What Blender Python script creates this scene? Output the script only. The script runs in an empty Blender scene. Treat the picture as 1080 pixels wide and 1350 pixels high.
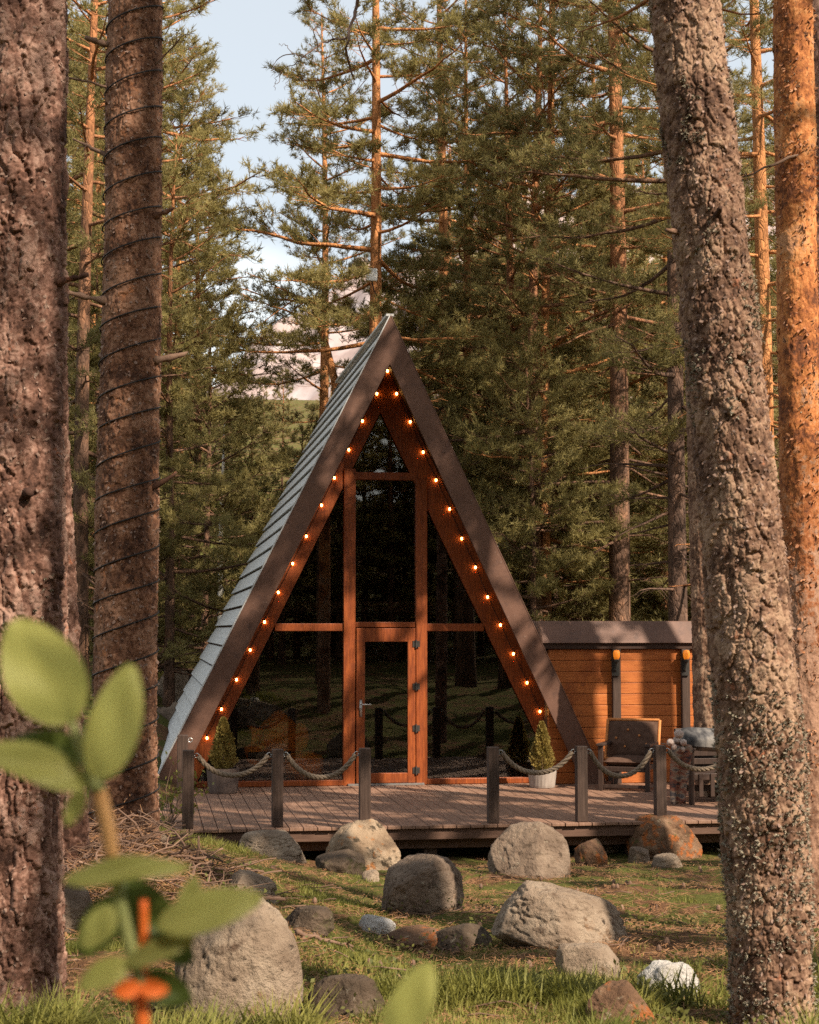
import bpy, bmesh, math, random
import numpy as np
from mathutils import Vector, Matrix

C = bpy.context.scene
COL = C.collection
R = math.radians

# ------------------------------------------------------------------ camera, sky, sun, exposure
CAM_Z = 2.54
F = 2200.0
PITCH = math.atan(155 / F)
YAW = math.atan(345 / F * math.cos(PITCH))
cam_d = bpy.data.cameras.new("camera")
cam = bpy.data.objects.new("camera", cam_d)
COL.objects.link(cam)
cam.location = (0, 0, CAM_Z)
cam.rotation_euler = (math.pi / 2 + PITCH, 0, -YAW)
cam_d.sensor_fit = 'VERTICAL'
cam_d.sensor_height = 24.0
cam_d.sensor_width = 19.2
cam_d.lens = 24.0 * F / 1350.0
cam_d.clip_start = 0.05
cam_d.clip_end = 8000
cam_d.dof.use_dof = True
cam_d.dof.focus_distance = 15.0
cam_d.dof.aperture_fstop = 6.3
C.camera = cam

SUN_AZ, SUN_EL = R(38), R(41)          # azimuth measured from -Y towards +X
SUN_DIR = Vector((math.sin(SUN_AZ) * math.cos(SUN_EL), -math.cos(SUN_AZ) * math.cos(SUN_EL), math.sin(SUN_EL)))
sun_d = bpy.data.lights.new("sun", 'SUN')
sun_d.energy = 5.0
sun_d.angle = R(0.45)
sun_d.color = (1.0, 0.87, 0.71)
sun = bpy.data.objects.new("sun", sun_d)
COL.objects.link(sun)
sun.location = (20, -20, 40)
sun.rotation_euler = SUN_DIR.to_track_quat('Z', 'Y').to_euler()

world = bpy.data.worlds.new("World")
C.world = world
world.use_nodes = True
wn = world.node_tree
wn.nodes.clear()
w_out = wn.nodes.new('ShaderNodeOutputWorld')
w_bg = wn.nodes.new('ShaderNodeBackground')
w_sky = wn.nodes.new('ShaderNodeTexSky')
w_sky.sky_type = 'NISHITA'
w_sky.sun_disc = False
w_sky.sun_elevation = SUN_EL
w_sky.sun_rotation = math.pi - SUN_AZ
w_sky.dust_density = 1.5
w_sky.ozone_density = 0.7
w_tc = wn.nodes.new('ShaderNodeTexCoord')
w_map = wn.nodes.new('ShaderNodeMapping')
w_map.inputs['Scale'].default_value = (1.0, 1.0, 2.2)
w_map.inputs['Location'].default_value = (0.3, 0.0, 0.15)
w_noise = wn.nodes.new('ShaderNodeTexNoise')
w_noise.inputs['Scale'].default_value = 2.6
w_noise.inputs['Detail'].default_value = 7
w_ramp = wn.nodes.new('ShaderNodeValToRGB')
w_ramp.color_ramp.elements[0].position = 0.44
w_ramp.color_ramp.elements[0].color = (0.40, 0.40, 0.40, 1)
w_ramp.color_ramp.elements[1].position = 0.64
w_mix = wn.nodes.new('ShaderNodeMix')
w_mix.data_type = 'RGBA'
w_mix.inputs['B'].default_value = (14.6, 15.2, 15.0, 1)
wn.links.new(w_tc.outputs['Generated'], w_map.inputs['Vector'])
wn.links.new(w_map.outputs['Vector'], w_noise.inputs['Vector'])
w_sep = wn.nodes.new('ShaderNodeSeparateXYZ')
wn.links.new(w_tc.outputs['Generated'], w_sep.inputs[0])
w_low = wn.nodes.new('ShaderNodeMapRange')          # more cloud low down, clearer sky overhead
w_low.inputs['From Min'].default_value = 0.10
w_low.inputs['From Max'].default_value = 0.36
w_low.inputs['To Min'].default_value = 0.30
w_low.inputs['To Max'].default_value = -0.30
wn.links.new(w_sep.outputs['Z'], w_low.inputs['Value'])
w_add = wn.nodes.new('ShaderNodeMath')
w_add.operation = 'ADD'
wn.links.new(w_noise.outputs['Fac'], w_add.inputs[0])
wn.links.new(w_low.outputs[0], w_add.inputs[1])
wn.links.new(w_add.outputs[0], w_ramp.inputs['Fac'])
wn.links.new(w_ramp.outputs['Color'], w_mix.inputs['Factor'])
wn.links.new(w_sky.outputs['Color'], w_mix.inputs['A'])
wn.links.new(w_mix.outputs['Result'], w_bg.inputs['Color'])
w_bg.inputs['Strength'].default_value = 0.055
wn.links.new(w_bg.outputs['Background'], w_out.inputs['Surface'])

C.view_settings.view_transform = 'Standard'
C.view_settings.look = 'None'
C.view_settings.exposure = 0.95
C.view_settings.gamma = 1.0
C.render.engine = 'CYCLES'
try:
    C.cycles.use_denoising = False
    C.cycles.max_bounces = 6
    C.cycles.transparent_max_bounces = 12
    C.cycles.caustics_reflective = False
    C.cycles.caustics_refractive = False
    C.cycles.sample_clamp_indirect = 6.0
except Exception:
    pass

# ------------------------------------------------------------------ pixel helpers (photograph pixels, 1080 x 1350)
_fw = np.array([math.sin(YAW) * math.cos(PITCH), math.cos(YAW) * math.cos(PITCH), math.sin(PITCH)])
_rt = np.array([math.cos(YAW), -math.sin(YAW), 0.0])
_up = np.cross(_rt, _fw)


def ray(px, py):
    return _fw + (px - 540) / F * _rt - (py - 675) / F * _up


def at(px, py, Y):
    v = ray(px, py)
    p = v * (Y / v[1])
    return np.array([p[0], p[1], p[2] + CAM_Z])


def atz(px, py, z):
    v = ray(px, py)
    p = v * ((z - CAM_Z) / v[2])
    return np.array([p[0], p[1], p[2] + CAM_Z])


# ------------------------------------------------------------------ numpy noise
def _h(a, b, c, s):
    a = a.astype(np.int64); b = b.astype(np.int64); c = c.astype(np.int64)
    n = (a * 374761393 + b * 668265263 + c * 2147483647 + s * 1274126177) & 0xFFFFFFFF
    n = ((n ^ (n >> 13)) * 1274126177) & 0xFFFFFFFF
    n = ((n ^ (n >> 15)) * 2246822519) & 0xFFFFFFFF
    n = n ^ (n >> 16)
    return (n & 0xFFFFFF) / float(0xFFFFFF)


def vnoise(x, y, z, s=0):
    x0 = np.floor(x); y0 = np.floor(y); z0 = np.floor(z)
    fx = x - x0; fy = y - y0; fz = z - z0
    fx = fx * fx * fx * (fx * (fx * 6 - 15) + 10)
    fy = fy * fy * fy * (fy * (fy * 6 - 15) + 10)
    fz = fz * fz * fz * (fz * (fz * 6 - 15) + 10)
    r = 0
    for i in (0, 1):
        for j in (0, 1):
            for k in (0, 1):
                w = (fx if i else 1 - fx) * (fy if j else 1 - fy) * (fz if k else 1 - fz)
                r = r + w * _h(x0 + i, y0 + j, z0 + k, s)
    return r * 2 - 1


def fbm(x, y, z, s=0, o=4, g=0.5):
    r = 0; a = 1.0; t = 0
    for i in range(o):
        r = r + a * vnoise(x, y, z, s + i * 17)
        t += a; a *= g
        x = x * 2.03 + 5.2; y = y * 2.03 + 1.3; z = z * 2.03 + 7.7
    return r / t


def vor(u, v, nu, s, jit=0.9):
    """cell noise, periodic in u with period nu: F1, F2, cell random, offset to the cell's centre"""
    iu = np.floor(u); iv = np.floor(v)
    f1 = np.full(u.shape, 9.0); f2 = np.full(u.shape, 9.0)
    idr = np.zeros(u.shape); ou = np.zeros(u.shape); ov = np.zeros(u.shape)
    zero = np.zeros(u.shape)
    for i in (-1, 0, 1):
        for j in (-1, 0, 1):
            cu = iu + i; cv = iv + j
            cw = np.mod(cu, nu)
            jx = _h(cw, cv, zero, s); jy = _h(cw, cv, zero + 1, s)
            dx = cu + 0.5 + (jx - .5) * jit - u
            dy = cv + 0.5 + (jy - .5) * jit - v
            d = np.sqrt(dx * dx + dy * dy)
            m = d < f1
            f2 = np.where(m, f1, np.minimum(f2, d))
            idr = np.where(m, _h(cw, cv, zero + 2, s), idr)
            ou = np.where(m, -dx, ou); ov = np.where(m, -dy, ov)
            f1 = np.where(m, d, f1)
    return f1, f2, idr, ou, ov


def sstep(a, b, x):
    t = np.clip((x - a) / (b - a), 0, 1)
    return t * t * (3 - 2 * t)


# ------------------------------------------------------------------ mesh helpers
class MB:
    def __init__(self):
        self.v = []; self.f = {}; self.n = 0; self.att = []

    def add(self, V, faces):
        V = np.asarray(V, dtype=np.float64).reshape(-1, 3)
        for fa in (faces if isinstance(faces, list) else [faces]):
            fa = np.asarray(fa, dtype=np.int64)
            if fa.size:
                self.f.setdefault(fa.shape[1], []).append(fa + self.n)
        self.v.append(V); self.n += len(V)
        return self

    def box(self, x0, x1, y0, y1, z0, z1):
        V = [(x, y, z) for x in (x0, x1) for y in (y0, y1) for z in (z0, z1)]
        return self.add(V, [[(0, 1, 3, 2), (4, 6, 7, 5), (0, 4, 5, 1), (2, 3, 7, 6), (0, 2, 6, 4), (1, 5, 7, 3)]])

    def beam(self, p, q, w, h, up=(0, 0, 1)):
        p = Vector(p); q = Vector(q); d = (q - p).normalized()
        s = d.cross(Vector(up)).normalized(); u = s.cross(d).normalized()
        V = [tuple(b + s * (a * w / 2) + u * (c * h / 2)) for b in (p, q) for a in (-1, 1) for c in (-1, 1)]
        return self.add(V, [[(0, 1, 3, 2), (4, 6, 7, 5), (0, 4, 5, 1), (2, 3, 7, 6), (0, 2, 6, 4), (1, 5, 7, 3)]])

    def prism(self, pts, d):
        """pts: polygon of 3-D points, extruded by vector d"""
        n = len(pts); P = np.array(pts, float); Q = P + np.array(d, float)
        self.add(np.vstack([P, Q]), [np.array([list(range(n))[::-1]]), np.array([[n + i for i in range(n)]]),
                                     np.array([[i, (i + 1) % n, n + (i + 1) % n, n + i] for i in range(n)])])
        return self

    def tube(self, P, r, k=6, cap=True):
        V, Q = tube(P, r, k)
        n = len(P)
        fs = [Q]
        if cap:
            fs.append(np.array([list(range(k))[::-1], [(n - 1) * k + i for i in range(k)]]))
        return self.add(V, fs)

    def lathe(self, prof, c, k=24):
        """prof: list of (radius, z)"""
        a = np.arange(k) * 2 * math.pi / k
        V = np.concatenate([np.stack([c[0] + r * np.cos(a), c[1] + r * np.sin(a), np.full(k, c[2] + z)], 1) for r, z in prof])
        n = len(prof)
        i = np.arange(n - 1)[:, None] * k; j = np.arange(k)[None]
        j2 = (j + 1) % k
        Q = np.stack([i + j, i + j2, i + k + j2, i + k + j], -1).reshape(-1, 4)
        return self.add(V, [Q])

    def ball(self, c, r, k=10):
        prof = [(max(1e-4, r * math.sin(math.pi * i / k)), -r * math.cos(math.pi * i / k)) for i in range(k + 1)]
        return self.lathe(prof, c, k + 2)

    def mesh(self, name, origin=(0, 0, 0), smooth=False, attrs=None):
        V = np.concatenate(self.v) - np.asarray(origin, float)
        return raw_mesh(name, V, [np.concatenate(x) for x in self.f.values()], smooth, attrs)


def raw_mesh(name, V, faces, smooth=False, attrs=None):
    me = bpy.data.meshes.new(name)
    faces = [np.asarray(f) for f in faces]
    npoly = sum(len(f) for f in faces); nl = sum(f.size for f in faces)
    me.vertices.add(len(V)); me.loops.add(nl); me.polygons.add(npoly)
    me.vertices.foreach_set('co', np.ascontiguousarray(V, dtype=np.float32).ravel())
    me.loops.foreach_set('vertex_index', np.concatenate([f.ravel() for f in faces]).astype(np.int32))
    tot = np.concatenate([np.full(len(f), f.shape[1]) for f in faces])
    st = np.concatenate([[0], np.cumsum(tot)[:-1]])
    me.polygons.foreach_set('loop_start', st.astype(np.int32))
    try:
        me.polygons.foreach_set('loop_total', tot.astype(np.int32))
    except Exception:
        pass
    me.polygons.foreach_set('use_smooth', np.full(npoly, bool(smooth)))
    if attrs:
        for k, a in attrs.items():
            at_ = me.attributes.new(k, 'FLOAT', 'POINT')
            at_.data.foreach_set('value', np.asarray(a, dtype=np.float32))
    me.update(calc_edges=True)
    return me


def tube(P, r, k=6):
    P = np.asarray(P, float); n = len(P)
    r = np.broadcast_to(np.asarray(r, float), (n,))
    T = np.gradient(P, axis=0); T /= np.linalg.norm(T, axis=1)[:, None] + 1e-9
    ref = np.array([0, 0, 1.0]) if abs(T[:, 2]).mean() < .85 else np.array([1.0, 0, 0])
    A = np.cross(T, ref); A /= np.linalg.norm(A, axis=1)[:, None] + 1e-9
    B = np.cross(T, A)
    a = np.arange(k) * 2 * math.pi / k
    V = P[:, None] + r[:, None, None] * (A[:, None] * np.cos(a)[None, :, None] + B[:, None] * np.sin(a)[None, :, None])
    i = np.arange(n - 1)[:, None] * k; j = np.arange(k)[None]; j2 = (j + 1) % k
    Q = np.stack([i + j, i + j2, i + k + j2, i + k + j], -1).reshape(-1, 4)
    return V.reshape(-1, 3), Q


def wloc(o):
    p = np.array(o.location[:])
    return p if o.parent is None else p + wloc(o.parent)


def tag(o, label=None, cat=None, group=None, kind=None):
    if label: o['label'] = label
    if cat: o['category'] = cat
    if group: o['group'] = group
    if kind: o['kind'] = kind
    return o


def thing(name, label, cat, loc, group=None):
    o = bpy.data.objects.new(name, None)
    COL.objects.link(o)
    o.empty_display_size = 0.2
    o.location = tuple(loc)
    return tag(o, label, cat, group)


def link(name, me, mat, parent=None, loc=(0, 0, 0), bevel=0):
    o = bpy.data.objects.new(name, me)
    COL.objects.link(o)
    o.location = tuple(loc)
    if mat is not None and not me.materials:
        me.materials.append(mat)
    if parent: o.parent = parent
    if bevel:
        m = o.modifiers.new('bevel', 'BEVEL'); m.width = bevel; m.segments = 2; m.limit_method = 'ANGLE'
    return o


def part(name, mb, mat, parent, smooth=False, bevel=0, label=None):
    """mb is in world coordinates; the part sits at its parent's origin"""
    o = link(name, mb.mesh(name, wloc(parent), smooth), mat, parent, bevel=bevel)
    if label: o['label'] = label
    return o


def solo(name, mb, mat, loc, label=None, cat=None, group=None, kind=None, smooth=False, bevel=0):
    o = link(name, mb.mesh(name, loc, smooth), mat, None, loc, bevel)
    return tag(o, label, cat, group, kind)


def copy_tree(o, parent=None):
    c = o.copy(); COL.objects.link(c); c.parent = parent
    for ch in list(o.children):
        copy_tree(ch, c)
    return c


# ------------------------------------------------------------------ materials
def ND(nt, typ, ins=None, **kw):
    n = nt.nodes.new(typ)
    for k, v in kw.items():
        setattr(n, k, v)
    for k, v in (ins or {}).items():
        if hasattr(v, 'links') or isinstance(v, bpy.types.NodeSocket):
            nt.links.new(v, n.inputs[k])
        else:
            n.inputs[k].default_value = v
    return n


def ramp(nt, fac, stops):
    n = nt.nodes.new('ShaderNodeValToRGB')
    cr = n.color_ramp
    while len(cr.elements) > 1:
        cr.elements.remove(cr.elements[-1])
    for i, (p, c) in enumerate(stops):
        e = cr.elements[0] if i == 0 else cr.elements.new(p)
        e.position = p
        e.color = (*c, 1) if len(c) == 3 else c
    nt.links.new(fac, n.inputs['Fac'])
    return n.outputs['Color']


def mixc(nt, f, a, b, mode='MIX'):
    n = nt.nodes.new('ShaderNodeMix'); n.data_type = 'RGBA'; n.blend_type = mode
    for k, v in (('Factor', f), ('A', a), ('B', b)):
        if isinstance(v, bpy.types.NodeSocket):
            nt.links.new(v, n.inputs[k])
        elif k == 'Factor':
            n.inputs[k].default_value = v
        else:
            n.inputs[k].default_value = (*v, 1)
    return n.outputs['Result']


def new_mat(name):
    m = bpy.data.materials.new(name); m.use_nodes = True
    nt = m.node_tree; nt.nodes.clear()
    out = nt.nodes.new('ShaderNodeOutputMaterial')
    b = nt.nodes.new('ShaderNodeBsdfPrincipled')
    nt.links.new(b.outputs[0], out.inputs['Surface'])
    return m, nt, b, out


def noisy(name, stops, scale=8, stretch=(1, 1, 1), rough=0.8, bump=0.3, bscale=None, detail=6, dist=0.01, spec=0.3,
          spots=None, per_object=False, metal=0.0, distort=0.0):
    m, nt, b, out = new_mat(name)
    tc = ND(nt, 'ShaderNodeTexCoord')
    vec = tc.outputs['Object']
    if per_object:
        oi = ND(nt, 'ShaderNodeObjectInfo')
        mu = ND(nt, 'ShaderNodeMath', {0: oi.outputs['Random'], 1: 37.0}, operation='MULTIPLY')
        ad = ND(nt, 'ShaderNodeVectorMath', {0: vec, 1: mu.outputs[0]}, operation='ADD')
        vec = ad.outputs[0]
    mp = ND(nt, 'ShaderNodeMapping', {'Vector': vec, 'Scale': stretch})
    nz = ND(nt, 'ShaderNodeTexNoise', {'Vector': mp.outputs[0], 'Scale': scale, 'Detail': detail, 'Roughness': 0.6, 'Distortion': distort})
    col = ramp(nt, nz.outputs['Fac'], stops)
    for (sc, lo, hi, c) in (spots or []):
        n2 = ND(nt, 'ShaderNodeTexNoise', {'Vector': vec, 'Scale': sc, 'Detail': 5.0, 'Roughness': 0.65})
        fac = ramp(nt, n2.outputs['Fac'], [(lo, (0, 0, 0)), (hi, (1, 1, 1))])
        col = mixc(nt, fac, col, c)
    nt.links.new(col, b.inputs['Base Color'])
    b.inputs['Roughness'].default_value = rough
    b.inputs['Specular IOR Level'].default_value = spec
    b.inputs['Metallic'].default_value = metal
    if bump:
        n3 = ND(nt, 'ShaderNodeTexNoise', {'Vector': mp.outputs[0], 'Scale': bscale or scale * 2, 'Detail': 8.0, 'Roughness': 0.65})
        bp = ND(nt, 'ShaderNodeBump', {'Height': n3.outputs['Fac'], 'Strength': bump, 'Distance': dist})
        nt.links.new(bp.outputs[0], b.inputs['Normal'])
    return m


def leafmat(name, c0, c1, trans=0.35, scale=1.2, rough=0.6, per_object=True, fine=False):
    m, nt, b, out = new_mat(name)
    tc = ND(nt, 'ShaderNodeTexCoord')
    nz = ND(nt, 'ShaderNodeTexNoise', {'Vector': tc.outputs['Object'], 'Scale': scale, 'Detail': 4.0})
    col = ramp(nt, nz.outputs['Fac'], [(0.3, c0), (0.7, c1)])
    if per_object:
        oi = ND(nt, 'ShaderNodeObjectInfo')
        hs = ND(nt, 'ShaderNodeHueSaturation', {'Color': col})
        mr = ND(nt, 'ShaderNodeMapRange', {'Value': oi.outputs['Random'], 'To Min': 0.75, 'To Max': 1.25})
        nt.links.new(mr.outputs[0], hs.inputs['Value'])
        col = hs.outputs[0]
    nt.links.new(col, b.inputs['Base Color'])
    b.inputs['Roughness'].default_value = rough
    b.inputs['Specular IOR Level'].default_value = 0.25
    t = ND(nt, 'ShaderNodeBsdfTranslucent', {'Color': col})
    mx = ND(nt, 'ShaderNodeMixShader', {0: trans, 1: b.outputs[0], 2: t.outputs[0]})
    nt.links.new(mx.outputs[0], out.inputs['Surface'])
    return m


def barkmat(name, low, high, z0, z1, vscale=14.0, bump=0.9, orange_flake=None):
    """pine bark: coarse plates on the butt, thin orange bark higher up (a real change along the trunk)"""
    m, nt, b, out = new_mat(name)
    tc = ND(nt, 'ShaderNodeTexCoord')
    oi = ND(nt, 'ShaderNodeObjectInfo')
    mu = ND(nt, 'ShaderNodeMath', {0: oi.outputs['Random'], 1: 31.0}, operation='MULTIPLY')
    ad = ND(nt, 'ShaderNodeVectorMath', {0: tc.outputs['Object'], 1: mu.outputs[0]}, operation='ADD')
    mp = ND(nt, 'ShaderNodeMapping', {'Vector': ad.outputs[0], 'Scale': (1, 1, 0.45)})
    wz = ND(nt, 'ShaderNodeTexNoise', {'Vector': mp.outputs[0], 'Scale': 9.0, 'Detail': 4.0})
    w2 = ND(nt, 'ShaderNodeVectorMath', {0: wz.outputs['Color'], 1: (0.12, 0.12, 0.12)}, operation='MULTIPLY')
    w3 = ND(nt, 'ShaderNodeVectorMath', {0: mp.outputs[0], 1: w2.outputs[0]}, operation='ADD')
    vo = ND(nt, 'ShaderNodeTexVoronoi', {'Vector': w3.outputs[0], 'Scale': vscale}, feature='F1')
    ve = ND(nt, 'ShaderNodeTexVoronoi', {'Vector': w3.outputs[0], 'Scale': vscale}, feature='DISTANCE_TO_EDGE')
    nz = ND(nt, 'ShaderNodeTexNoise', {'Vector': mp.outputs[0], 'Scale': 5.0, 'Detail': 7.0, 'Roughness': 0.7})
    sp = ND(nt, 'ShaderNodeSeparateXYZ', {0: tc.outputs['Object']})
    ht = ND(nt, 'ShaderNodeMapRange', {'Value': sp.outputs['Z'], 'From Min': z0, 'From Max': z1})
    jn = ND(nt, 'ShaderNodeMath', {0: nz.outputs['Fac'], 1: 0.5}, operation='SUBTRACT')
    jm = ND(nt, 'ShaderNodeMath', {0: jn.outputs[0], 1: 1.6}, operation='MULTIPLY')
    hs = ND(nt, 'ShaderNodeMath', {0: ht.outputs[0], 1: jm.outputs[0]}, operation='ADD', use_clamp=True)
    cl = ramp(nt, nz.outputs['Fac'], [(0.3, low[0]), (0.55, low[1]), (0.75, low[2])])
    ch = ramp(nt, nz.outputs['Fac'], [(0.3, high[0]), (0.7, high[1])])
    col = mixc(nt, hs.outputs[0], cl, ch)
    sr = ND(nt, 'ShaderNodeSeparateXYZ', {0: vo.outputs['Color']})
    vr = ND(nt, 'ShaderNodeMapRange', {'Value': sr.outputs[0], 'To Min': 0.65, 'To Max': 1.3})
    hv = ND(nt, 'ShaderNodeHueSaturation', {'Color': col, 'Value': vr.outputs[0]})
    nt.links.new(hv.outputs[0], b.inputs['Base Color'])
    b.inputs['Roughness'].default_value = 0.85
    b.inputs['Specular IOR Level'].default_value = 0.2
    er = ramp(nt, ve.outputs['Distance'], [(0.0, (0, 0, 0)), (0.18, (1, 1, 1))])
    hm = mixc(nt, 0.35, er, nz.outputs['Color'])
    bp = ND(nt, 'ShaderNodeBump', {'Height': hm, 'Strength': bump, 'Distance': 0.02})
    nt.links.new(bp.outputs[0], b.inputs['Normal'])
    return m


def nearbark(name, cols, fleck=None, lichen=None, butt=None):
    """bark whose plates are modelled; colour varies plate by plate through the mesh's 'plate' attribute"""
    m, nt, b, out = new_mat(name)
    tc = ND(nt, 'ShaderNodeTexCoord')
    a = ND(nt, 'ShaderNodeAttribute', attribute_name='plate')
    nz = ND(nt, 'ShaderNodeTexNoise', {'Vector': tc.outputs['Object'], 'Scale': 28.0, 'Detail': 8.0, 'Roughness': 0.7})
    n2 = ND(nt, 'ShaderNodeTexNoise', {'Vector': tc.outputs['Object'], 'Scale': 4.0, 'Detail': 3.0})
    s1 = ND(nt, 'ShaderNodeMath', {0: a.outputs['Fac'], 1: 0.45}, operation='MULTIPLY')
    s2 = ND(nt, 'ShaderNodeMath', {0: nz.outputs['Fac'], 1: s1.outputs[0]}, operation='ADD')
    s3 = ND(nt, 'ShaderNodeMath', {0: s2.outputs[0], 1: n2.outputs['Fac']}, operation='ADD')
    s4 = ND(nt, 'ShaderNodeMath', {0: s3.outputs[0], 1: 0.62}, operation='SUBTRACT')
    s5 = ND(nt, 'ShaderNodeMapRange', {'Value': s4.outputs[0], 'From Min': 0.22, 'From Max': 0.78})
    s4 = s5
    n = len(cols)
    col = ramp(nt, s4.outputs[0], [(0.15 + 0.7 * i / (n - 1), c) for i, c in enumerate(cols)])
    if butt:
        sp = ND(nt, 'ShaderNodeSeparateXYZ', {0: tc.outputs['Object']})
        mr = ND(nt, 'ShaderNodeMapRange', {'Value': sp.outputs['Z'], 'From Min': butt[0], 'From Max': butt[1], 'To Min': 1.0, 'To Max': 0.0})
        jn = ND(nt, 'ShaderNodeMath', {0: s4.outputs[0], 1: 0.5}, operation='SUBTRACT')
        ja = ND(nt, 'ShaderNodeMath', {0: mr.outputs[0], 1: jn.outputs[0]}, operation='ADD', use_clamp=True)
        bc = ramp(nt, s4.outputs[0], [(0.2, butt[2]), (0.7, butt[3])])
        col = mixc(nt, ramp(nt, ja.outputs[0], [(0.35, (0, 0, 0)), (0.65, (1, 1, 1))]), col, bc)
    for f_ in (fleck, lichen):
        if f_:
            sc, lo, hi, c = f_
            n3 = ND(nt, 'ShaderNodeTexNoise', {'Vector': tc.outputs['Object'], 'Scale': sc, 'Detail': 6.0, 'Roughness': 0.75})
            col = mixc(nt, ramp(nt, n3.outputs['Fac'], [(lo, (0, 0, 0)), (hi, (1, 1, 1))]), col, c)
    nt.links.new(col, b.inputs['Base Color'])
    b.inputs['Roughness'].default_value = 0.82
    b.inputs['Specular IOR Level'].default_value = 0.22
    n4 = ND(nt, 'ShaderNodeTexNoise', {'Vector': tc.outputs['Object'], 'Scale': 160.0, 'Detail': 5.0})
    bp = ND(nt, 'ShaderNodeBump', {'Height': n4.outputs['Fac'], 'Strength': 0.6, 'Distance': 0.004})
    nt.links.new(bp.outputs[0], b.inputs['Normal'])
    return m


def emit(name, col, strength):
    m, nt, b, out = new_mat(name)
    b.inputs['Base Color'].default_value = (*col, 1)
    b.inputs['Emission Color'].default_value = (*col, 1)
    b.inputs['Emission Strength'].default_value = strength
    return m


M = {}
M['wood'] = noisy('orange_stained_wood', [(0.25, (0.12, 0.025, 0.005)), (0.5, (0.23, 0.050, 0.009)), (0.75, (0.34, 0.086, 0.016))], 6, (9, 9, 0.8), 0.5, 0.3, 20, spec=0.35, spots=[(4, 0.56, 0.74, (0.13, 0.028, 0.006)), (22, 0.68, 0.74, (0.09, 0.022, 0.006))])
M['wall_wood'] = noisy('orange_wall_boards', [(0.2, (0.25, 0.062, 0.012)), (0.5, (0.38, 0.108, 0.021)), (0.8, (0.48, 0.16, 0.038))], 5, (0.7, 9, 9), 0.55, 0.25, 18, spec=0.35,
                       spots=[(9, 0.62, 0.72, (0.17, 0.045, 0.012)), (2.5, 0.52, 0.70, (0.24, 0.060, 0.012))])
M['fascia'] = noisy('brown_gable_boards', [(0.25, (0.100, 0.050, 0.033)), (0.75, (0.165, 0.086, 0.059))], 3, (1, 1, 1), 0.6, 0.15, 30, spec=0.3, spots=[(7, 0.54, 0.72, (0.085, 0.046, 0.035)), (30, 0.64, 0.72, (0.22, 0.15, 0.12))])
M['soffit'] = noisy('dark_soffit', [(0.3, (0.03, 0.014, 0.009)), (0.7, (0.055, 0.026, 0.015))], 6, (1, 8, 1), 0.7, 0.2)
M['roof'] = noisy('weathered_roof_boards', [(0.25, (0.40, 0.40, 0.395)), (0.55, (0.55, 0.545, 0.53)), (0.8, (0.66, 0.65, 0.63))], 5, (7, 0.7, 7), 0.55, 0.3, 14, spec=0.4)
M['drip'] = noisy('pale_drip_edge', [(0.3, (0.42, 0.41, 0.39)), (0.7, (0.58, 0.57, 0.55))], 6, (1, 1, 1), 0.4, 0.1)
M['under'] = noisy('roof_underlay', [(0.3, (0.02, 0.02, 0.02)), (0.7, (0.04, 0.038, 0.036))], 6, (1, 1, 1), 0.8, 0.1)
M['deck'] = noisy('deck_boards', [(0.2, (0.12, 0.064, 0.042)), (0.5, (0.215, 0.120, 0.078)), (0.8, (0.31, 0.185, 0.128))], 4, (9, 0.7, 1), 0.6, 0.3, 16, spec=0.35)
M['deck_rim'] = noisy('deck_rim', [(0.25, (0.07, 0.036, 0.023)), (0.75, (0.14, 0.078, 0.052))], 5, (0.7, 8, 8), 0.7, 0.3)
M['post'] = noisy('dark_post_wood', [(0.25, (0.028, 0.015, 0.010)), (0.5, (0.050, 0.028, 0.019)), (0.8, (0.090, 0.055, 0.039))], 5, (10, 10, 0.8), 0.65, 0.35, spec=0.35)
M['dark_wood'] = noisy('dark_furniture_wood', [(0.25, (0.024, 0.014, 0.010)), (0.75, (0.06, 0.034, 0.024))], 6, (8, 8, 1), 0.55, 0.2)
M['rope'] = noisy('hemp_rope', [(0.25, (0.12, 0.085, 0.058)), (0.75, (0.27, 0.20, 0.14))], 60, (1, 1, 1), 0.9, 0.5)
M['iron'] = noisy('galvanised_iron', [(0.3, (0.30, 0.29, 0.28)), (0.7, (0.48, 0.47, 0.45))], 20, (1, 1, 1), 0.35, 0.1, metal=0.8)
M['dark_iron'] = noisy('dark_iron', [(0.3, (0.02, 0.018, 0.016)), (0.7, (0.04, 0.035, 0.03))], 20, (1, 1, 1), 0.5, 0.1)
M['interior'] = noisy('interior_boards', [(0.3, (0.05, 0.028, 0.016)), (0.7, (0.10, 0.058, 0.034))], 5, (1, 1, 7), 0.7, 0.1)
M['orange_cloth'] = noisy('orange_cloth', [(0.3, (0.66, 0.15, 0.015)), (0.7, (0.85, 0.27, 0.03))], 9, (1, 1, 1), 0.85, 0.3)
M['pot'] = noisy('grey_brown_pot', [(0.3, (0.075, 0.052, 0.042)), (0.7, (0.13, 0.092, 0.075))], 12, (1, 1, 0.3), 0.7, 0.2)
M['pale_pot'] = noisy('pale_grey_pot', [(0.3, (0.24, 0.20, 0.17)), (0.7, (0.34, 0.29, 0.25))], 12, (1, 1, 0.3), 0.7, 0.2)
M['leather'] = noisy('brown_cushion', [(0.3, (0.062, 0.033, 0.022)), (0.7, (0.105, 0.060, 0.042))], 14, (1, 1, 1), 0.85, 0.3, spec=0.1)
M['tan'] = noisy('tan_piping', [(0.3, (0.42, 0.15, 0.04)), (0.7, (0.55, 0.22, 0.07))], 14, (1, 1, 1), 0.7, 0.2)
M['grey_cloth'] = noisy('grey_check_cloth', [(0.40, (0.035, 0.033, 0.034)), (0.5, (0.085, 0.080, 0.078)), (0.60, (0.17, 0.155, 0.14))], 3.5, (2, 1, 1), 0.9, 0.2)
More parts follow.
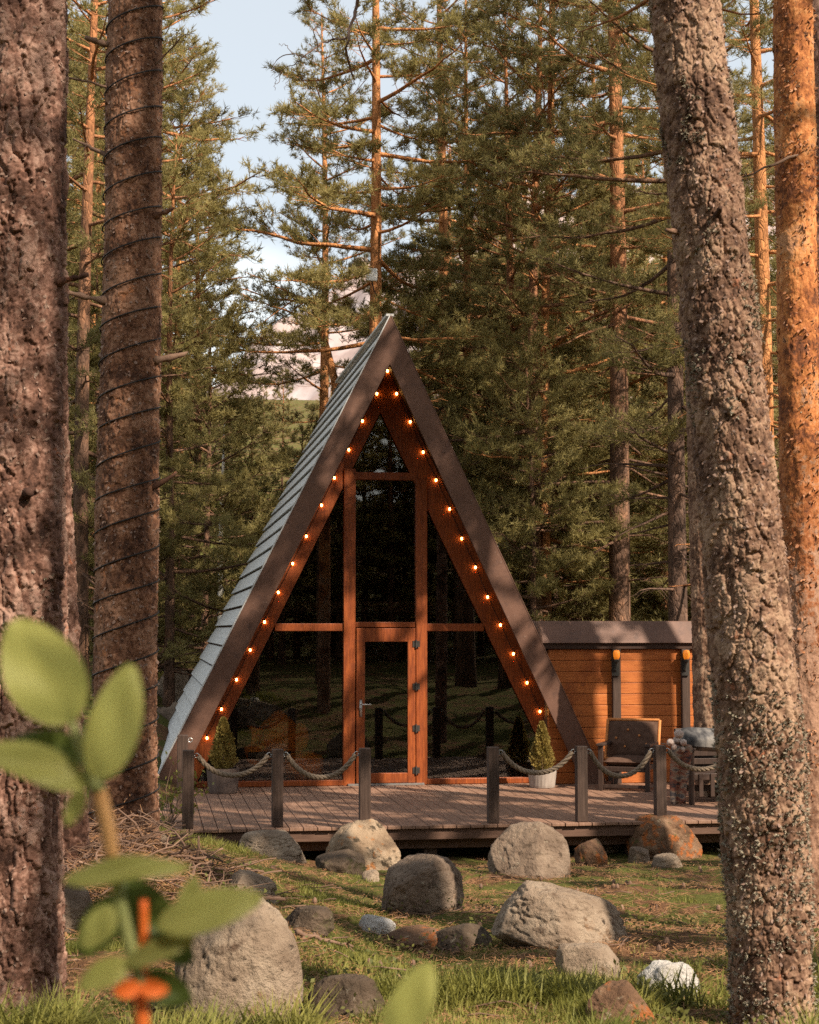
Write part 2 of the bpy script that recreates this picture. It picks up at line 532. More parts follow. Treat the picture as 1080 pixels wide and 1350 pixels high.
M['throw'] = noisy('patterned_throw', [(0.38, (0.03, 0.025, 0.027)), (0.46, (0.17, 0.06, 0.035)), (0.54, (0.20, 0.15, 0.11)), (0.62, (0.07, 0.06, 0.06))], 5, (1, 1, 3), 0.9, 0.3)
M['pom'] = noisy('pale_pompom', [(0.3, (0.30, 0.19, 0.15)), (0.7, (0.50, 0.43, 0.38))], 16, (1, 1, 1), 0.9, 0.4)
M['white'] = noisy('white_box', [(0.3, (0.66, 0.65, 0.63)), (0.7, (0.78, 0.77, 0.75))], 6, (1, 1, 1), 0.5, 0.05)
M['bulb'] = emit('warm_bulb', (1.0, 0.47, 0.11), 17.0)
M['amber'] = emit('sunlit_amber_glass', (0.90, 0.25, 0.02), 0.22)  # faint glow stands in for sunlight caught in the amber glass
M['cable'] = noisy('black_cable', [(0.3, (0.012, 0.010, 0.009)), (0.7, (0.025, 0.021, 0.019))], 20, (1, 1, 1), 0.6, 0)

# glass
_m, _nt, _b, _o = new_mat('window_glass')
_nt.nodes.remove(_b)
_fr = ND(_nt, 'ShaderNodeFresnel', {'IOR': 1.5})
_a = ND(_nt, 'ShaderNodeMath', {0: _fr.outputs[0], 1: 0.02}, operation='ADD', use_clamp=True)
_t = ND(_nt, 'ShaderNodeBsdfTransparent', {'Color': (0.90, 0.88, 0.84, 1)})
_g = ND(_nt, 'ShaderNodeBsdfGlossy', {'Color': (0.95, 0.93, 0.9, 1), 'Roughness': 0.012})
_x = ND(_nt, 'ShaderNodeMixShader', {0: _a.outputs[0], 1: _t.outputs[0], 2: _g.outputs[0]})
_nt.links.new(_x.outputs[0], _o.inputs['Surface'])
M['glass'] = _m

M['needles'] = leafmat('pine_needles', (0.175, 0.150, 0.050), (0.36, 0.295, 0.115), 0.5, 0.9)
M['needles_far'] = leafmat('far_pine_needles', (0.20, 0.172, 0.064), (0.38, 0.315, 0.130), 0.5, 0.5)
M['topiary'] = leafmat('topiary_leaves', (0.19, 0.15, 0.035), (0.40, 0.29, 0.085), 0.35, 6.0, per_object=False)
M['grass'] = leafmat('grass_blades', (0.115, 0.125, 0.022), (0.26, 0.235, 0.055), 0.35, 1.6, per_object=False)
M['litter'] = noisy('needle_litter', [(0.3, (0.15, 0.070, 0.030)), (0.55, (0.26, 0.13, 0.058)), (0.8, (0.36, 0.21, 0.11))], 3, (1, 1, 1), 0.85, 0)
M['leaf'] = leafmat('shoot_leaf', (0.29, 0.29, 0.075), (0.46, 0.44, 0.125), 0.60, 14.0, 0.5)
M['dark_leaf'] = leafmat('shaded_shoot_leaf', (0.075, 0.105, 0.020), (0.13, 0.16, 0.035), 0.4, 14.0, 0.5)  # darker copy of the leaf green, with shade put into the colour
M['stem_g'] = noisy('green_stem', [(0.3, (0.17, 0.19, 0.06)), (0.7, (0.27, 0.27, 0.10))], 20, (1, 1, 1), 0.6, 0.1)
M['stem_o'] = noisy('orange_stem', [(0.3, (0.36, 0.18, 0.06)), (0.7, (0.47, 0.26, 0.10))], 20, (1, 1, 1), 0.6, 0.1)
M['bud_o'] = noisy('orange_bract', [(0.3, (0.60, 0.10, 0.015)), (0.7, (0.75, 0.18, 0.03))], 20, (1, 1, 1), 0.6, 0.1)
M['twig'] = noisy('dry_twigs', [(0.25, (0.085, 0.050, 0.034)), (0.55, (0.17, 0.10, 0.066)), (0.8, (0.28, 0.18, 0.12))], 8, (1, 1, 1), 0.85, 0.3)
M['lichen'] = noisy('grey_lichen', [(0.3, (0.20, 0.17, 0.12)), (0.7, (0.36, 0.31, 0.23))], 20, (1, 1, 1), 0.9, 0)
M['bark'] = barkmat('pine_bark', [(0.075, 0.042, 0.028), (0.14, 0.078, 0.050), (0.23, 0.135, 0.09)], [(0.26, 0.105, 0.042), (0.42, 0.18, 0.075)], 5.0, 11.0)
M['bark_dark'] = barkmat('dark_pine_bark', [(0.060, 0.035, 0.025), (0.11, 0.065, 0.045), (0.17, 0.10, 0.07)], [(0.15, 0.07, 0.035), (0.27, 0.13, 0.06)], 8.0, 14.0)
M['bark_orange'] = barkmat('orange_pine_bark', [(0.13, 0.062, 0.035), (0.24, 0.105, 0.05), (0.34, 0.17, 0.085)], [(0.34, 0.14, 0.05), (0.50, 0.22, 0.085)], 1.0, 6.0)  # natural orange bark, also used to paint some background trunks as sunlit
M['birch'] = noisy('birch_bark', [(0.40, (0.05, 0.04, 0.035)), (0.47, (0.55, 0.52, 0.47)), (0.7, (0.72, 0.70, 0.65))], 5, (1, 1, 2.5), 0.7, 0.2)
M['birch_leaf'] = leafmat('birch_leaves', (0.10, 0.11, 0.025), (0.20, 0.19, 0.05), 0.4, 1.0)
M['bark_near'] = nearbark('scaly_bark', [(0.050, 0.024, 0.014), (0.110, 0.058, 0.035), (0.19, 0.108, 0.068), (0.29, 0.185, 0.12)], (9, 0.62, 0.70, (0.30, 0.115, 0.06)), (7, 0.66, 0.76, (0.27, 0.22, 0.15)))
M['bark_left'] = nearbark('furrowed_bark', [(0.050, 0.023, 0.015), (0.105, 0.050, 0.033), (0.18, 0.093, 0.065), (0.29, 0.175, 0.13)], (8, 0.62, 0.70, (0.30, 0.10, 0.045)), (6, 0.62, 0.74, (0.33, 0.28, 0.22)))
M['bark_wrapped'] = nearbark('warm_bark', [(0.055, 0.025, 0.015), (0.115, 0.052, 0.029), (0.19, 0.090, 0.050), (0.28, 0.15, 0.092)], (7, 0.60, 0.70, (0.34, 0.13, 0.05)), (12, 0.66, 0.72, (0.32, 0.25, 0.19)))
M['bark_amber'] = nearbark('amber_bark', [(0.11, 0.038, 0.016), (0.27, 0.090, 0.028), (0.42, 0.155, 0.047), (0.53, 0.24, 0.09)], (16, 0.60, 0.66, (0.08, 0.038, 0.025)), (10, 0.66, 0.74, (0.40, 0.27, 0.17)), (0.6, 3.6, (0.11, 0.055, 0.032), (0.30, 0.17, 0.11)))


# ------------------------------------------------------------------ terrain
DECK = 0.5


def ground_z(X, Y):
    X = np.asarray(X, float); Y = np.asarray(Y, float)
    Yc = np.clip(Y, 5.0, 17.2)
    zr = -1.54 - 0.0845 * (Yc - 6.5)
    left = sstep(2.0, -0.3, X)
    zr = zr + 0.46 * left * sstep(7.2, 11.5, Y)
    zr = zr + left * 0.9 * sstep(19.5, 28, Y)
    zr = zr + 0.06 * np.clip(Y - 27, 0, 40) + 0.17 * np.clip(Y - 45, 0, 200)
    zr = zr + 0.02 * np.clip(-Y - 6, 0, 100) + 0.13 * np.clip(-Y - 24, 0, 90)  # unseen rise behind the camera, added to hide bright sky from the glass
    nz = fbm(X * .55, Y * .55, X * 0, 3, 3) * 0.10 + fbm(X * 1.4, Y * 1.4, X * 0, 13, 2) * 0.055 * sstep(17.0, 15.0, Y)
    pad = sstep(15.5, 17.0, Y) * sstep(28.5, 27, Y) * sstep(-1.6, -0.2, X)
    return CAM_Z + zr + nz * (1 - pad * .8) * sstep(1.0, 3.0, np.abs(Y))


def ground_hit(px, py):
    v = ray(px, py)
    for Y in np.arange(3.0, 60, 0.02):
        p = v * (Y / v[1])
        if p[2] + CAM_Z <= ground_z(p[0], Y):
            return np.array([p[0], Y, p[2] + CAM_Z])
    return np.array([*(v * (40 / v[1]))[:2], ground_z(v[0] * 40 / v[1], 40)])


def axis(a, lo, hi, b, n_c, step):
    f_ = np.arange(lo, hi + 1e-6, step)
    l = lo - (np.linspace(0, 1, n_c)[1:] ** 2.2)[::-1] * (lo - a)
    h = hi + (np.linspace(0, 1, n_c)[1:] ** 2.2) * (b - hi)
    return np.concatenate([l, f_, h])


def build_ground():
    xs = axis(-240, -3.0, 8.0, 260, 46, 0.04)
    ys = axis(-140, 4.0, 19.0, 330, 60, 0.045)
    X, Y = np.meshgrid(xs, ys)
    Z = ground_z(X, Y)
    near = sstep(25, 15, Y) * sstep(-2, 3, Y)
    Z = Z + near * (fbm(X * 3.1, Y * 3.1, X * 0, 21, 3) * 0.035 + fbm(X * 14, Y * 14, X * 0, 31, 3) * 0.013)
    ny, nx = X.shape
    V = np.stack([X, Y, Z], -1).reshape(-1, 3)
    i = np.arange(ny - 1)[:, None] * nx; j = np.arange(nx - 1)[None]
    Q = np.stack([i + j, i + j + 1, i + nx + j + 1, i + nx + j], -1).reshape(-1, 4)
    m, nt, b, out = new_mat('forest_floor')
    tc = ND(nt, 'ShaderNodeTexCoord')
    n1 = ND(nt, 'ShaderNodeTexNoise', {'Vector': tc.outputs['Object'], 'Scale': 0.9, 'Detail': 6.0, 'Roughness': 0.65})
    n2 = ND(nt, 'ShaderNodeTexNoise', {'Vector': tc.outputs['Object'], 'Scale': 22.0, 'Detail': 8.0, 'Roughness': 0.75})
    n3 = ND(nt, 'ShaderNodeTexNoise', {'Vector': tc.outputs['Object'], 'Scale': 5.0, 'Detail': 5.0, 'Roughness': 0.7})
    lit = ramp(nt, n2.outputs['Fac'], [(0.25, (0.055, 0.027, 0.014)), (0.5, (0.14, 0.072, 0.036)), (0.75, (0.27, 0.148, 0.076))])
    mos = ramp(nt, n2.outputs['Fac'], [(0.25, (0.034, 0.036, 0.008)), (0.5, (0.085, 0.086, 0.020)), (0.75, (0.155, 0.145, 0.040))])
    mk = ND(nt, 'ShaderNodeMath', {0: n1.outputs['Fac'], 1: n3.outputs['Fac']}, operation='ADD')
    col = mixc(nt, ramp(nt, mk.outputs[0], [(0.40, (0, 0, 0)), (0.56, (1, 1, 1))]), lit, mos)
    e = nt.nodes[-1] if False else None
    nt.links.new(col, b.inputs['Base Color'])
    b.inputs['Roughness'].default_value = 0.95
    b.inputs['Specular IOR Level'].default_value = 0.1
    bp = ND(nt, 'ShaderNodeBump', {'Height': n2.outputs['Fac'], 'Strength': 1.0, 'Distance': 0.03})
    nt.links.new(bp.outputs[0], b.inputs['Normal'])
    # the two masks above add up to about one
    for n in nt.nodes:
        if n.type == 'VALTORGB' and abs(n.color_ramp.elements[0].position - 0.40) < 1e-4:
            n.color_ramp.elements[0].position = 0.90
            n.color_ramp.elements[1].position = 1.0
    o = link('ground', raw_mesh('ground', V, [Q], True), m)
    tag(o, kind='structure')


build_ground()


def build_mountain():
    xs = np.linspace(-900, 1500, 240); ys = np.linspace(700, 2200, 110)
    X, Y = np.meshgrid(xs, ys)
    rise = np.clip((Y - 700) / 900, 0, 1)
    ridge = 312 + 0.62 * (X - 40) + fbm(X * .004, Y * .0, X * 0, 41, 5, 0.55) * 80
    ridge = np.clip(ridge, 120, 520)
    Z = rise ** 0.8 * ridge * (0.82 + 0.3 * fbm(X * .005, Y * .005, X * 0, 43, 6, 0.55)) - 12
    Z = np.where(Y > 1700, Z - (Y - 1700) * .5, Z)
    ny, nx = X.shape
    V = np.stack([X, Y, Z], -1).reshape(-1, 3)
    i = np.arange(ny - 1)[:, None] * nx; j = np.arange(nx - 1)[None]
    Q = np.stack([i + j, i + j + 1, i + nx + j + 1, i + nx + j], -1).reshape(-1, 4)
    m, nt, b, out = new_mat('mountain_rock')
    tc = ND(nt, 'ShaderNodeTexCoord')
    n1 = ND(nt, 'ShaderNodeTexNoise', {'Vector': tc.outputs['Object'], 'Scale': 0.012, 'Detail': 9.0, 'Roughness': 0.7})
    sp = ND(nt, 'ShaderNodeSeparateXYZ', {0: tc.outputs['Object']})
    hz = ND(nt, 'ShaderNodeMapRange', {'Value': sp.outputs['Z'], 'From Min': 60.0, 'From Max': 150.0})
    jn = ND(nt, 'ShaderNodeMath', {0: n1.outputs['Fac'], 1: 0.5}, operation='SUBTRACT')
    ja = ND(nt, 'ShaderNodeMath', {0: hz.outputs[0], 1: jn.outputs[0]}, operation='ADD', use_clamp=True)
    rock = ramp(nt, n1.outputs['Fac'], [(0.3, (0.27, 0.195, 0.175)), (0.5, (0.38, 0.29, 0.265)), (0.64, (0.50, 0.43, 0.415))])  # pink rock, with distance haze put into its colour
    wood = ramp(nt, n1.outputs['Fac'], [(0.3, (0.12, 0.13, 0.06)), (0.7, (0.24, 0.22, 0.11))])
    col = mixc(nt, ramp(nt, ja.outputs[0], [(0.35, (0, 0, 0)), (0.65, (1, 1, 1))]), wood, rock)
    nt.links.new(col, b.inputs['Base Color'])
    b.inputs['Roughness'].default_value = 1.0
    b.inputs['Specular IOR Level'].default_value = 0.0
    tag(link('mountain', raw_mesh('mountain', V, [Q], True), m), kind='structure')


build_mountain()

# ------------------------------------------------------------------ cabin
XC, AP, SL = 3.04, 6.08, 2.037          # centre line, apex above the deck, slope


def half(zr):
    return (AP - zr) / SL


def fy(zr):                              # the gable leans forward towards its top
    return 21.62 - 0.62 * zr / AP


def rp(side, zr, inset, y):
    return (XC + side * (half(zr) - inset), y, DECK + zr)


def build_cabin():
    root = thing('cabin', 'brown A-frame cabin with a glazed front, orange timber frame and grey boarded roof', 'cabin', (XC, 22.0, DECK))
    YB = 27.0
    LOW = -0.45
    for s in (-1, 1):
        mb = MB()
        pts = []
        a0, a1 = 0.03, 0.17
        # slab: section between outer line (inset a0) and inner line (inset a1), front edge following the gable
        P = [rp(s, LOW, a0, fy(LOW) + .05), rp(s, AP - a0 * SL, a0, fy(AP) + .05), rp(s, AP - a1 * SL, a1, fy(AP) + .05), rp(s, LOW, a1, fy(LOW) + .05)]
        Q = [(p[0], YB, p[2]) for p in P]
        if s > 0:
            P = P[::-1]; Q = Q[::-1]
        V = np.array(P + Q)
        mb.add(V, [np.array([[0, 1, 2, 3], [7, 6, 5, 4], [0, 4, 5, 1], [1, 5, 6, 2], [2, 6, 7, 3], [3, 7, 4, 0]])])
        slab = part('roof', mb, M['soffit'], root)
        mb = MB()
        step = 0.255
        z = LOW
        k = 0
        rr = random.Random(5 + s)
        while z < AP - 0.12:
            z1 = min(z + step - 0.032, AP - 0.085)
            lo, hi = -0.018 + rr.uniform(-.004, .004), 0.012
            A = [rp(s, z, lo, fy(z) + .045), rp(s, z1, hi, fy(z1) + .045), rp(s, z1, 0.028, fy(z1) + .045), rp(s, z, 0.028, fy(z) + .045)]
            B = [(p[0], YB + .05 + rr.uniform(-.03, .03), p[2]) for p in A]
            mb.add(np.array(A + B), [np.array([[0, 1, 2, 3], [7, 6, 5, 4], [0, 4, 5, 1], [1, 5, 6, 2], [2, 6, 7, 3], [3, 7, 4, 0]])])
            z += step
        part('roof_boards', mb, M['roof'], slab)
        mb = MB()
        w_ = -.016 if s < 0 else -.010
        mb.prism([rp(s, LOW, w_, fy(LOW) - .004), rp(s, AP + .01, w_ + .006, fy(AP) - .004), rp(s, AP - .012, 0.004, fy(AP) - .004), rp(s, LOW, 0.004, fy(LOW) - .004)], (0, 0.05, 0))
        part('drip_edge', mb, M['drip'] if s < 0 else M['fascia'], slab)
        mb = MB()
        n = 14
        zs = np.linspace(-0.35, AP - 0.006, n)
        zi = np.linspace(-0.35, AP - 0.31 * SL, n)
        A = [rp(s, z, 0.006 if i < n - 1 else 0.003, fy(z)) for i, z in enumerate(zs)]
        B = [rp(s, z, 0.31, fy(z)) for z in zi]
        V = np.array(A + B)
        W = V + np.array([0, 0.045, 0])
        fs = []
        for i in range(n - 1):
            fs += [[i, i + 1, n + i + 1, n + i], [2 * n + n + i, 2 * n + n + i + 1, 2 * n + i + 1, 2 * n + i],
                   [n + i, n + i + 1, 3 * n + i + 1, 3 * n + i], [2 * n + i, 2 * n + i + 1, i + 1, i]]
        fs += [[0, n, 3 * n, 2 * n]]
        mb.add(np.vstack([V, W]), [np.array(fs)])
        part('gable_board', mb, M['fascia'], root)
        mb = MB()
        mb.prism([rp(s, 0.0, 0.175, 21.93), rp(s, AP - .175 * SL, 0.175, 21.93), rp(s, AP - .56 * SL, 0.56, 21.93), rp(s, 0.0, 0.56, 21.93)], (0, 0.12, 0))
        part('rafter', mb, M['wood'], root, bevel=.006)
    mb = MB()
    mb.beam((XC, fy(AP) + .05, DECK + AP + .005), (XC, YB, DECK + AP + .005), .10, .03)
    part('ridge_cap', mb, M['drip'], root)

    # glazing frame
    XL0, XL1, XR0, XR1 = 2.55, 2.705, 3.515, 3.665
    fr = MB()
    zt = AP - SL * (.56 + XC - XL1) - .02
    part('mullion', MB().box(XL0, XL1, 21.90, 22.06, DECK, DECK + 4.17), M['wood'], root, bevel=.006)
    part('mullion', MB().box(XR0, XR1, 21.90, 22.06, DECK, DECK + 4.05), M['wood'], root, bevel=.006)
    mb = MB().box(XL1 + .002, XR0 - .002, 21.925, 22.05, DECK + 4.03, DECK + 4.13)
    part('transom', mb, M['wood'], root, bevel=.006)
    hw = half(2.08) - .57
    part('transom', MB().box(XC - hw, XL0 - .002, 21.925, 22.05, DECK + 2.02, DECK + 2.12), M['wood'], root, bevel=.006)
    part('transom', MB().box(XR1 + .002, XC + hw, 21.925, 22.05, DECK + 2.02, DECK + 2.12), M['wood'], root, bevel=.006)
    part('transom', MB().box(XL1 + .002, XR0 - .002, 21.925, 22.05, DECK + 2.07, DECK + 2.14), M['wood'], root, bevel=.006)
    hs = half(0.03) - .57
    part('sill', MB().box(XC - hs, XL0 - .002, 21.90, 22.07, DECK + .004, DECK + .075), M['wood'], root, bevel=.006)
    part('sill', MB().box(XR1 + .002, XC + hs, 21.90, 22.07, DECK + .004, DECK + .075), M['wood'], root, bevel=.006)

    def pane(poly, name='window_pane', parent=root):
        mb = MB()
        mb.prism([(x, 21.985, DECK + z) for x, z in poly], (0, .012, 0))
        return part(name, mb, M['glass'], parent)

    def lx(z): return XC - (half(z) - .575)
    def rx(z): return XC + (half(z) - .575)
    pane([(lx(.07), .07), (XL0, .07), (XL0, 2.03), (lx(2.03), 2.03)])
    pane([(XR1, .07), (rx(.07), .07), (rx(2.03), 2.03), (XR1, 2.03)])
    za = AP - SL * (XC - XL0 + .575)
    pane([(lx(2.11), 2.11), (XL0, 2.11), (XL0, za)])
    zb = AP - SL * (XR1 - XC + .575)
    pane([(XR1, 2.11), (rx(2.11), 2.11), (XR1, zb)])
    pane([(XL1, 2.13), (XR0, 2.13), (XR0, 4.035), (XL1, 4.035)])
    pane([(lx(4.12), 4.12), (rx(4.12), 4.12), (XC, AP - SL * .575)])
    # door
    d = part('door', MB().box(XL1 + .012, XL1 + .125, 21.88, 21.95, DECK + .03, DECK + 2.06)
             .box(XR0 - .115, XR0 - .012, 21.88, 21.95, DECK + .03, DECK + 2.06)
             .box(XL1 + .125, XR0 - .115, 21.882, 21.948, DECK + 1.88, DECK + 2.058)
             .box(XL1 + .125, XR0 - .115, 21.882, 21.948, DECK + .032, DECK + .16), M['wood'], root, bevel=.005)
    mb = MB(); mb.prism([(x, 21.91, DECK + z) for x, z in ((XL1 + .12, .15), (XR0 - .11, .15), (XR0 - .11, 1.89), (XL1 + .12, 1.89))], (0, .012, 0))
    part('door_pane', mb, M['glass'], d)
    hx = XL1 + .07
    mb = MB().box(hx - .018, hx + .018, 21.868, 21.879, DECK + .90, DECK + 1.12)
    mb.tube([(hx, 21.87, DECK + 1.06), (hx, 21.83, DECK + 1.06), (hx + .02, 21.82, DECK + 1.06), (hx + .13, 21.82, DECK + 1.058)], .010, 8)
    part('handle', mb, M['iron'], d, True)
    for z in (.19, .74, 1.29, 1.85):
        mb = MB()
        mb.tube([(XR0 - .006, 21.868, DECK + z - .055), (XR0 - .006, 21.868, DECK + z + .055)], .013, 8)
        mb.box(XR0 - .05, XR0 + .045, 21.872, 21.879, DECK + z - .04, DECK + z + .04)
        part('hinge', mb, M['dark_iron'], d)
    # step strip in front of the door
    part('threshold', MB().box(XL1 - .1, XR0 + .1, 21.84, 21.898, DECK + .004, DECK + .028), M['iron'], root)
    # inside
    hb = half(0) - .19
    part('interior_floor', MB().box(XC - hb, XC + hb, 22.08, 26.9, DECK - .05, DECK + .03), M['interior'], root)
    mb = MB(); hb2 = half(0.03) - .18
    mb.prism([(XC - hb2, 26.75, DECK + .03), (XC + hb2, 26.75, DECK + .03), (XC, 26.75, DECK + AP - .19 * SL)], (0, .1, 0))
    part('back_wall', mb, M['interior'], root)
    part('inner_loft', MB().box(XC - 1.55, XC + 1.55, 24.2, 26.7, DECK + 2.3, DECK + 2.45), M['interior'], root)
    # base under the glazing
    part('base_beam', MB().box(XC - 2.7, XC + 2.7, 21.95, 22.15, 0.1, DECK - .045), M['deck_rim'], root)


build_cabin()


def soft_blob(name, c, size, mat, label, cat, seed, base_z, fold=0.18):
    bm = bmesh.new(); bmesh.ops.create_icosphere(bm, subdivisions=5, radius=1)
    V = np.array([v.co[:] for v in bm.verts]); Fc = np.array([[v.index for v in f.verts] for f in bm.faces]); bm.free()
    n = fbm(V[:, 0] * 1.3 + seed, V[:, 1] * 1.3, V[:, 2] * 1.3, seed, 4)
    rdg = np.abs(fbm(V[:, 0] * 3 + seed, V[:, 1] * 3, V[:, 2] * 2, seed + 9, 3))
    V = V * (1 + fold * n - fold * .8 * rdg)[:, None] * np.array(size)
    V[:, 2] = np.maximum(V[:, 2], -size[2] * .72)
    V += np.array([c[0], c[1], base_z + size[2] * .72])
    mb = MB(); mb.add(V, [Fc])
    return solo(name, mb, mat, (c[0], c[1], base_z), label, cat, smooth=True)


p = at(398, 1020, 22.55)
soft_blob('floor_cushion', (p[0] + .02, 22.55), (.30, .26, .22), M['orange_cloth'], 'low orange floor cushion lying just inside the glass by the door', 'cushion', 3, DECK + .03)
# orange hanging-arm chair inside: curled blanket over a dark chair
pr_ = at(362, 990, 22.8)
ch = thing('indoor_armchair', 'armchair indoors with an orange blanket curled over it, behind the big lower pane', 'armchair', (pr_[0], 22.82, DECK + .03))
mb = MB().box(pr_[0] - .38, pr_[0] + .38, 22.52, 23.17, DECK + .25, DECK + .40)
for a in (-.34, .34):
    for b_ in (22.55, 23.13):
        mb.beam((pr_[0] + a, b_, DECK + .03), (pr_[0] + a, b_, DECK + .26), .05, .05, (1, 0, 0))
part('seat', mb, M['dark_wood'], ch, bevel=.02)
part('backrest', MB().beam((pr_[0], 23.15, DECK + .40), (pr_[0], 23.32, DECK + .95), .74, .1, (0, 1, 0)), M['dark_wood'], ch, bevel=.03)
xs = np.linspace(-.36, .42, 26); ts = np.linspace(0, 1, 20)
V = []
for t in ts:
    for x in xs:
        yy = 23.25 - .75 * t + .03 * math.sin(x * 21 + t * 4)
        zz = DECK + .40 + (.34 + .10 * math.sin(x * 7 + 1)) * max(0, 1 - t * 2.0) ** .8 - .33 * max(0, t - .72) * 2 + .035 * math.sin(x * 17 + t * 9) - .25 * max(0, x - .2) * t
        V.append((pr_[0] + x + .06 * math.sin(t * 6), yy, zz + .05))
Q = [[i * 26 + j, i * 26 + j + 1, (i + 1) * 26 + j + 1, (i + 1) * 26 + j] for i in range(19) for j in range(25)]
mb = MB(); mb.add(V, [np.array(Q)])
o = part('blanket', mb, M['orange_cloth'], ch, True, label='orange blanket')
sm = o.modifiers.new('solid', 'SOLIDIFY'); sm.thickness = .015


# ------------------------------------------------------------------ string lights on the gable
def string_lights(pix, label, extra, Yp=21.905):
    P = [at(x, y, Yp) for x, y in pix]
    root = thing('string_lights', label, 'string lights', P[len(P) // 2])
    pts = []
    for i in range(len(P) - 1):
        for t in np.linspace(0, 1, 7)[:-1]:
            q = P[i] * (1 - t) + P[i + 1] * t
            q = q + np.array([0, .012, .035 - .02 * math.sin(math.pi * t)])
            pts.append(q)
    pts.append(P[-1] + np.array([0, .012, .035]))
    part('cable', MB().tube(pts, .0035, 5), M['cable'], root)
    for q in P:
        mb = MB(); mb.tube([q + (0, .006, .045), q + (0, 0, .018)], .012, 7)
        b = MB(); prof = [(.001, -.019), (.008, -.016), (.012, -.008), (.013, .002), (.011, .010), (.007, .015), (.001, .017)]
        b.lathe(prof, q, 10)
        o = part('bulb', b, M['bulb'], root, True)
        part('socket', mb, M['cable'], o)


string_lights([(511, 489), (497, 519), (478, 555), (460, 593), (441, 630), (424, 666), (404, 707), (386, 743), (367, 781), (349, 820), (330, 857), (312, 896), (292, 935), (273, 973)],
              'string of warm bulbs running down the gable edge beside the grey roof boards', None)
string_lights([(523, 519), (541, 556), (558, 596), (575, 633), (593, 671), (609, 710), (627, 748), (643, 787), (660, 824), (677, 862), (695, 900), (712, 938), (729, 977), (748, 1017)],
              'string of warm bulbs running down the gable edge towards the side building', None)


# ------------------------------------------------------------------ side building
def build_annex():
    x0, x1 = 5.16, 8.9
    root = thing('side_building', 'low flat-roofed annex with orange board wall joined to the cabin', 'annex', (7.0, 21.5, DECK))
    mb = MB()
    r_ = random.Random(3)
    z = DECK
    while z < 2.27:
        h = .148
        xa = x0 + .1
        while xa < x1 - .1:
            L = min(r_.uniform(1.6, 3.0), x1 - .1 - xa)
            dy = r_.uniform(-.003, .003)
            mb.box(xa + .002, xa + L - .002, 21.70 + dy, 21.78, z + .005, min(z + h, 2.30))
            xa += L
        z += h
    part('wall', mb, M['wall_wood'], root, bevel=.005)
    part('inner_wall', MB().box(x0 + .1, x1 - .1, 21.786, 24.5, DECK - .04, 2.30), M['interior'], root)
    mb = MB()
    mb.prism([(x0, 21.60, 2.36), (x0, 21.75, 2.655), (x0, 24.7, 2.655), (x0, 24.7, 2.36)], (x1 - x0, 0, 0))
    part('roof', mb, M['fascia'], root, bevel=.008)
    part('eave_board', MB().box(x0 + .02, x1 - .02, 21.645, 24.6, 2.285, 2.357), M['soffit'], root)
    for px in (812, 903):
        X = at(px, 910, 21.68)[0]
        part('pilaster', MB().box(X - .055, X + .055, 21.62, 21.692, DECK + .004, 2.28), M['post'], root, bevel=.006)


build_annex()


def wall_lamp(px, label):
    c = at(px, 863, 21.54)
    root = thing('wall_lamp', label, 'lamp', (c[0], 21.65, 2.05), 'amber lamps on the side building')
    mb = MB().box(c[0] - .05, c[0] + .05, 21.59, 21.618, c[2] - .28, c[2] + .02)
    mb.tube([(c[0], 21.60, c[2] - .22), (c[0] - .02, 21.57, c[2] - .20), (c[0], 21.54, c[2] - .07)], .018, 8)
    part('bracket', mb, M['dark_iron'], root)
    mb = MB(); mb.lathe([(.001, -.07), (.030, -.065), (.044, -.025), (.047, .025), (.035, .055), (.001, .062)], c, 14)
    part('lamp_shade', mb, M['amber'], root, True)
    mb = MB(); mb.lathe([(.022, -.11), (.038, -.075), (.034, -.062), (.001, -.062)], c, 14)
    part('lamp_base', mb, M['dark_iron'], root, True)


wall_lamp(813, 'small amber lamp on the pilaster behind the buttoned armchair')
wall_lamp(905, 'small amber lamp at the end of the orange wall beside the pine trunk')


# ------------------------------------------------------------------ deck
def build_deck():
    root = thing('deck', 'raised brown timber deck in front of the A-frame cabin', 'deck', (3.4, 19.5, DECK))
    r_ = random.Random(11)
    mb = MB()
    x = 0.30
    yf = 17.36
    while x < 8.8:
        mb.box(x, x + .138, yf + r_.uniform(-.006, .006), 21.93, DECK - .034, DECK + r_.uniform(-.002, .002))
        x += .146
    x = -2.2
    while x < 0.28:
        mb.box(x, x + .138, 18.75, 21.5, DECK - .034, DECK + r_.uniform(-.002, .002))
        x += .146
    part('deck_boards', mb, M['deck'], root, bevel=.004)
    mb = MB().box(.30, 8.9, 17.40, 17.45, DECK - .15, DECK - .037)
    mb.box(-2.2, .29, 18.79, 18.84, DECK - .15, DECK - .037)
    mb.box(.26, .298, 17.40, 18.84, DECK - .15, DECK - .002)
    part('rim_board', mb, M['deck_rim'], root, bevel=.005)
    part('rim_board', MB().box(.5, 8.9, 17.55, 17.62, DECK - .26, DECK - .155), M['deck_rim'], root, bevel=.005)
    for x in (.7, 2.98, 5.2, 7.4):
        part('support_post', MB().box(x - .07, x + .07, 17.60, 17.74, -.25, DECK - .16), M['post'], root, bevel=.01)
        part('support_post', MB().box(x - .07, x + .07, 20.0, 20.14, -.25, DECK - .04), M['post'], root, bevel=.01)
    mb = MB()
    for y in (18.6, 19.6, 20.6, 21.4):
        mb.box(.3, 8.8, y, y + .06, DECK - .16, DECK - .036)
    part('joists', mb, M['deck_rim'], root)


build_deck()

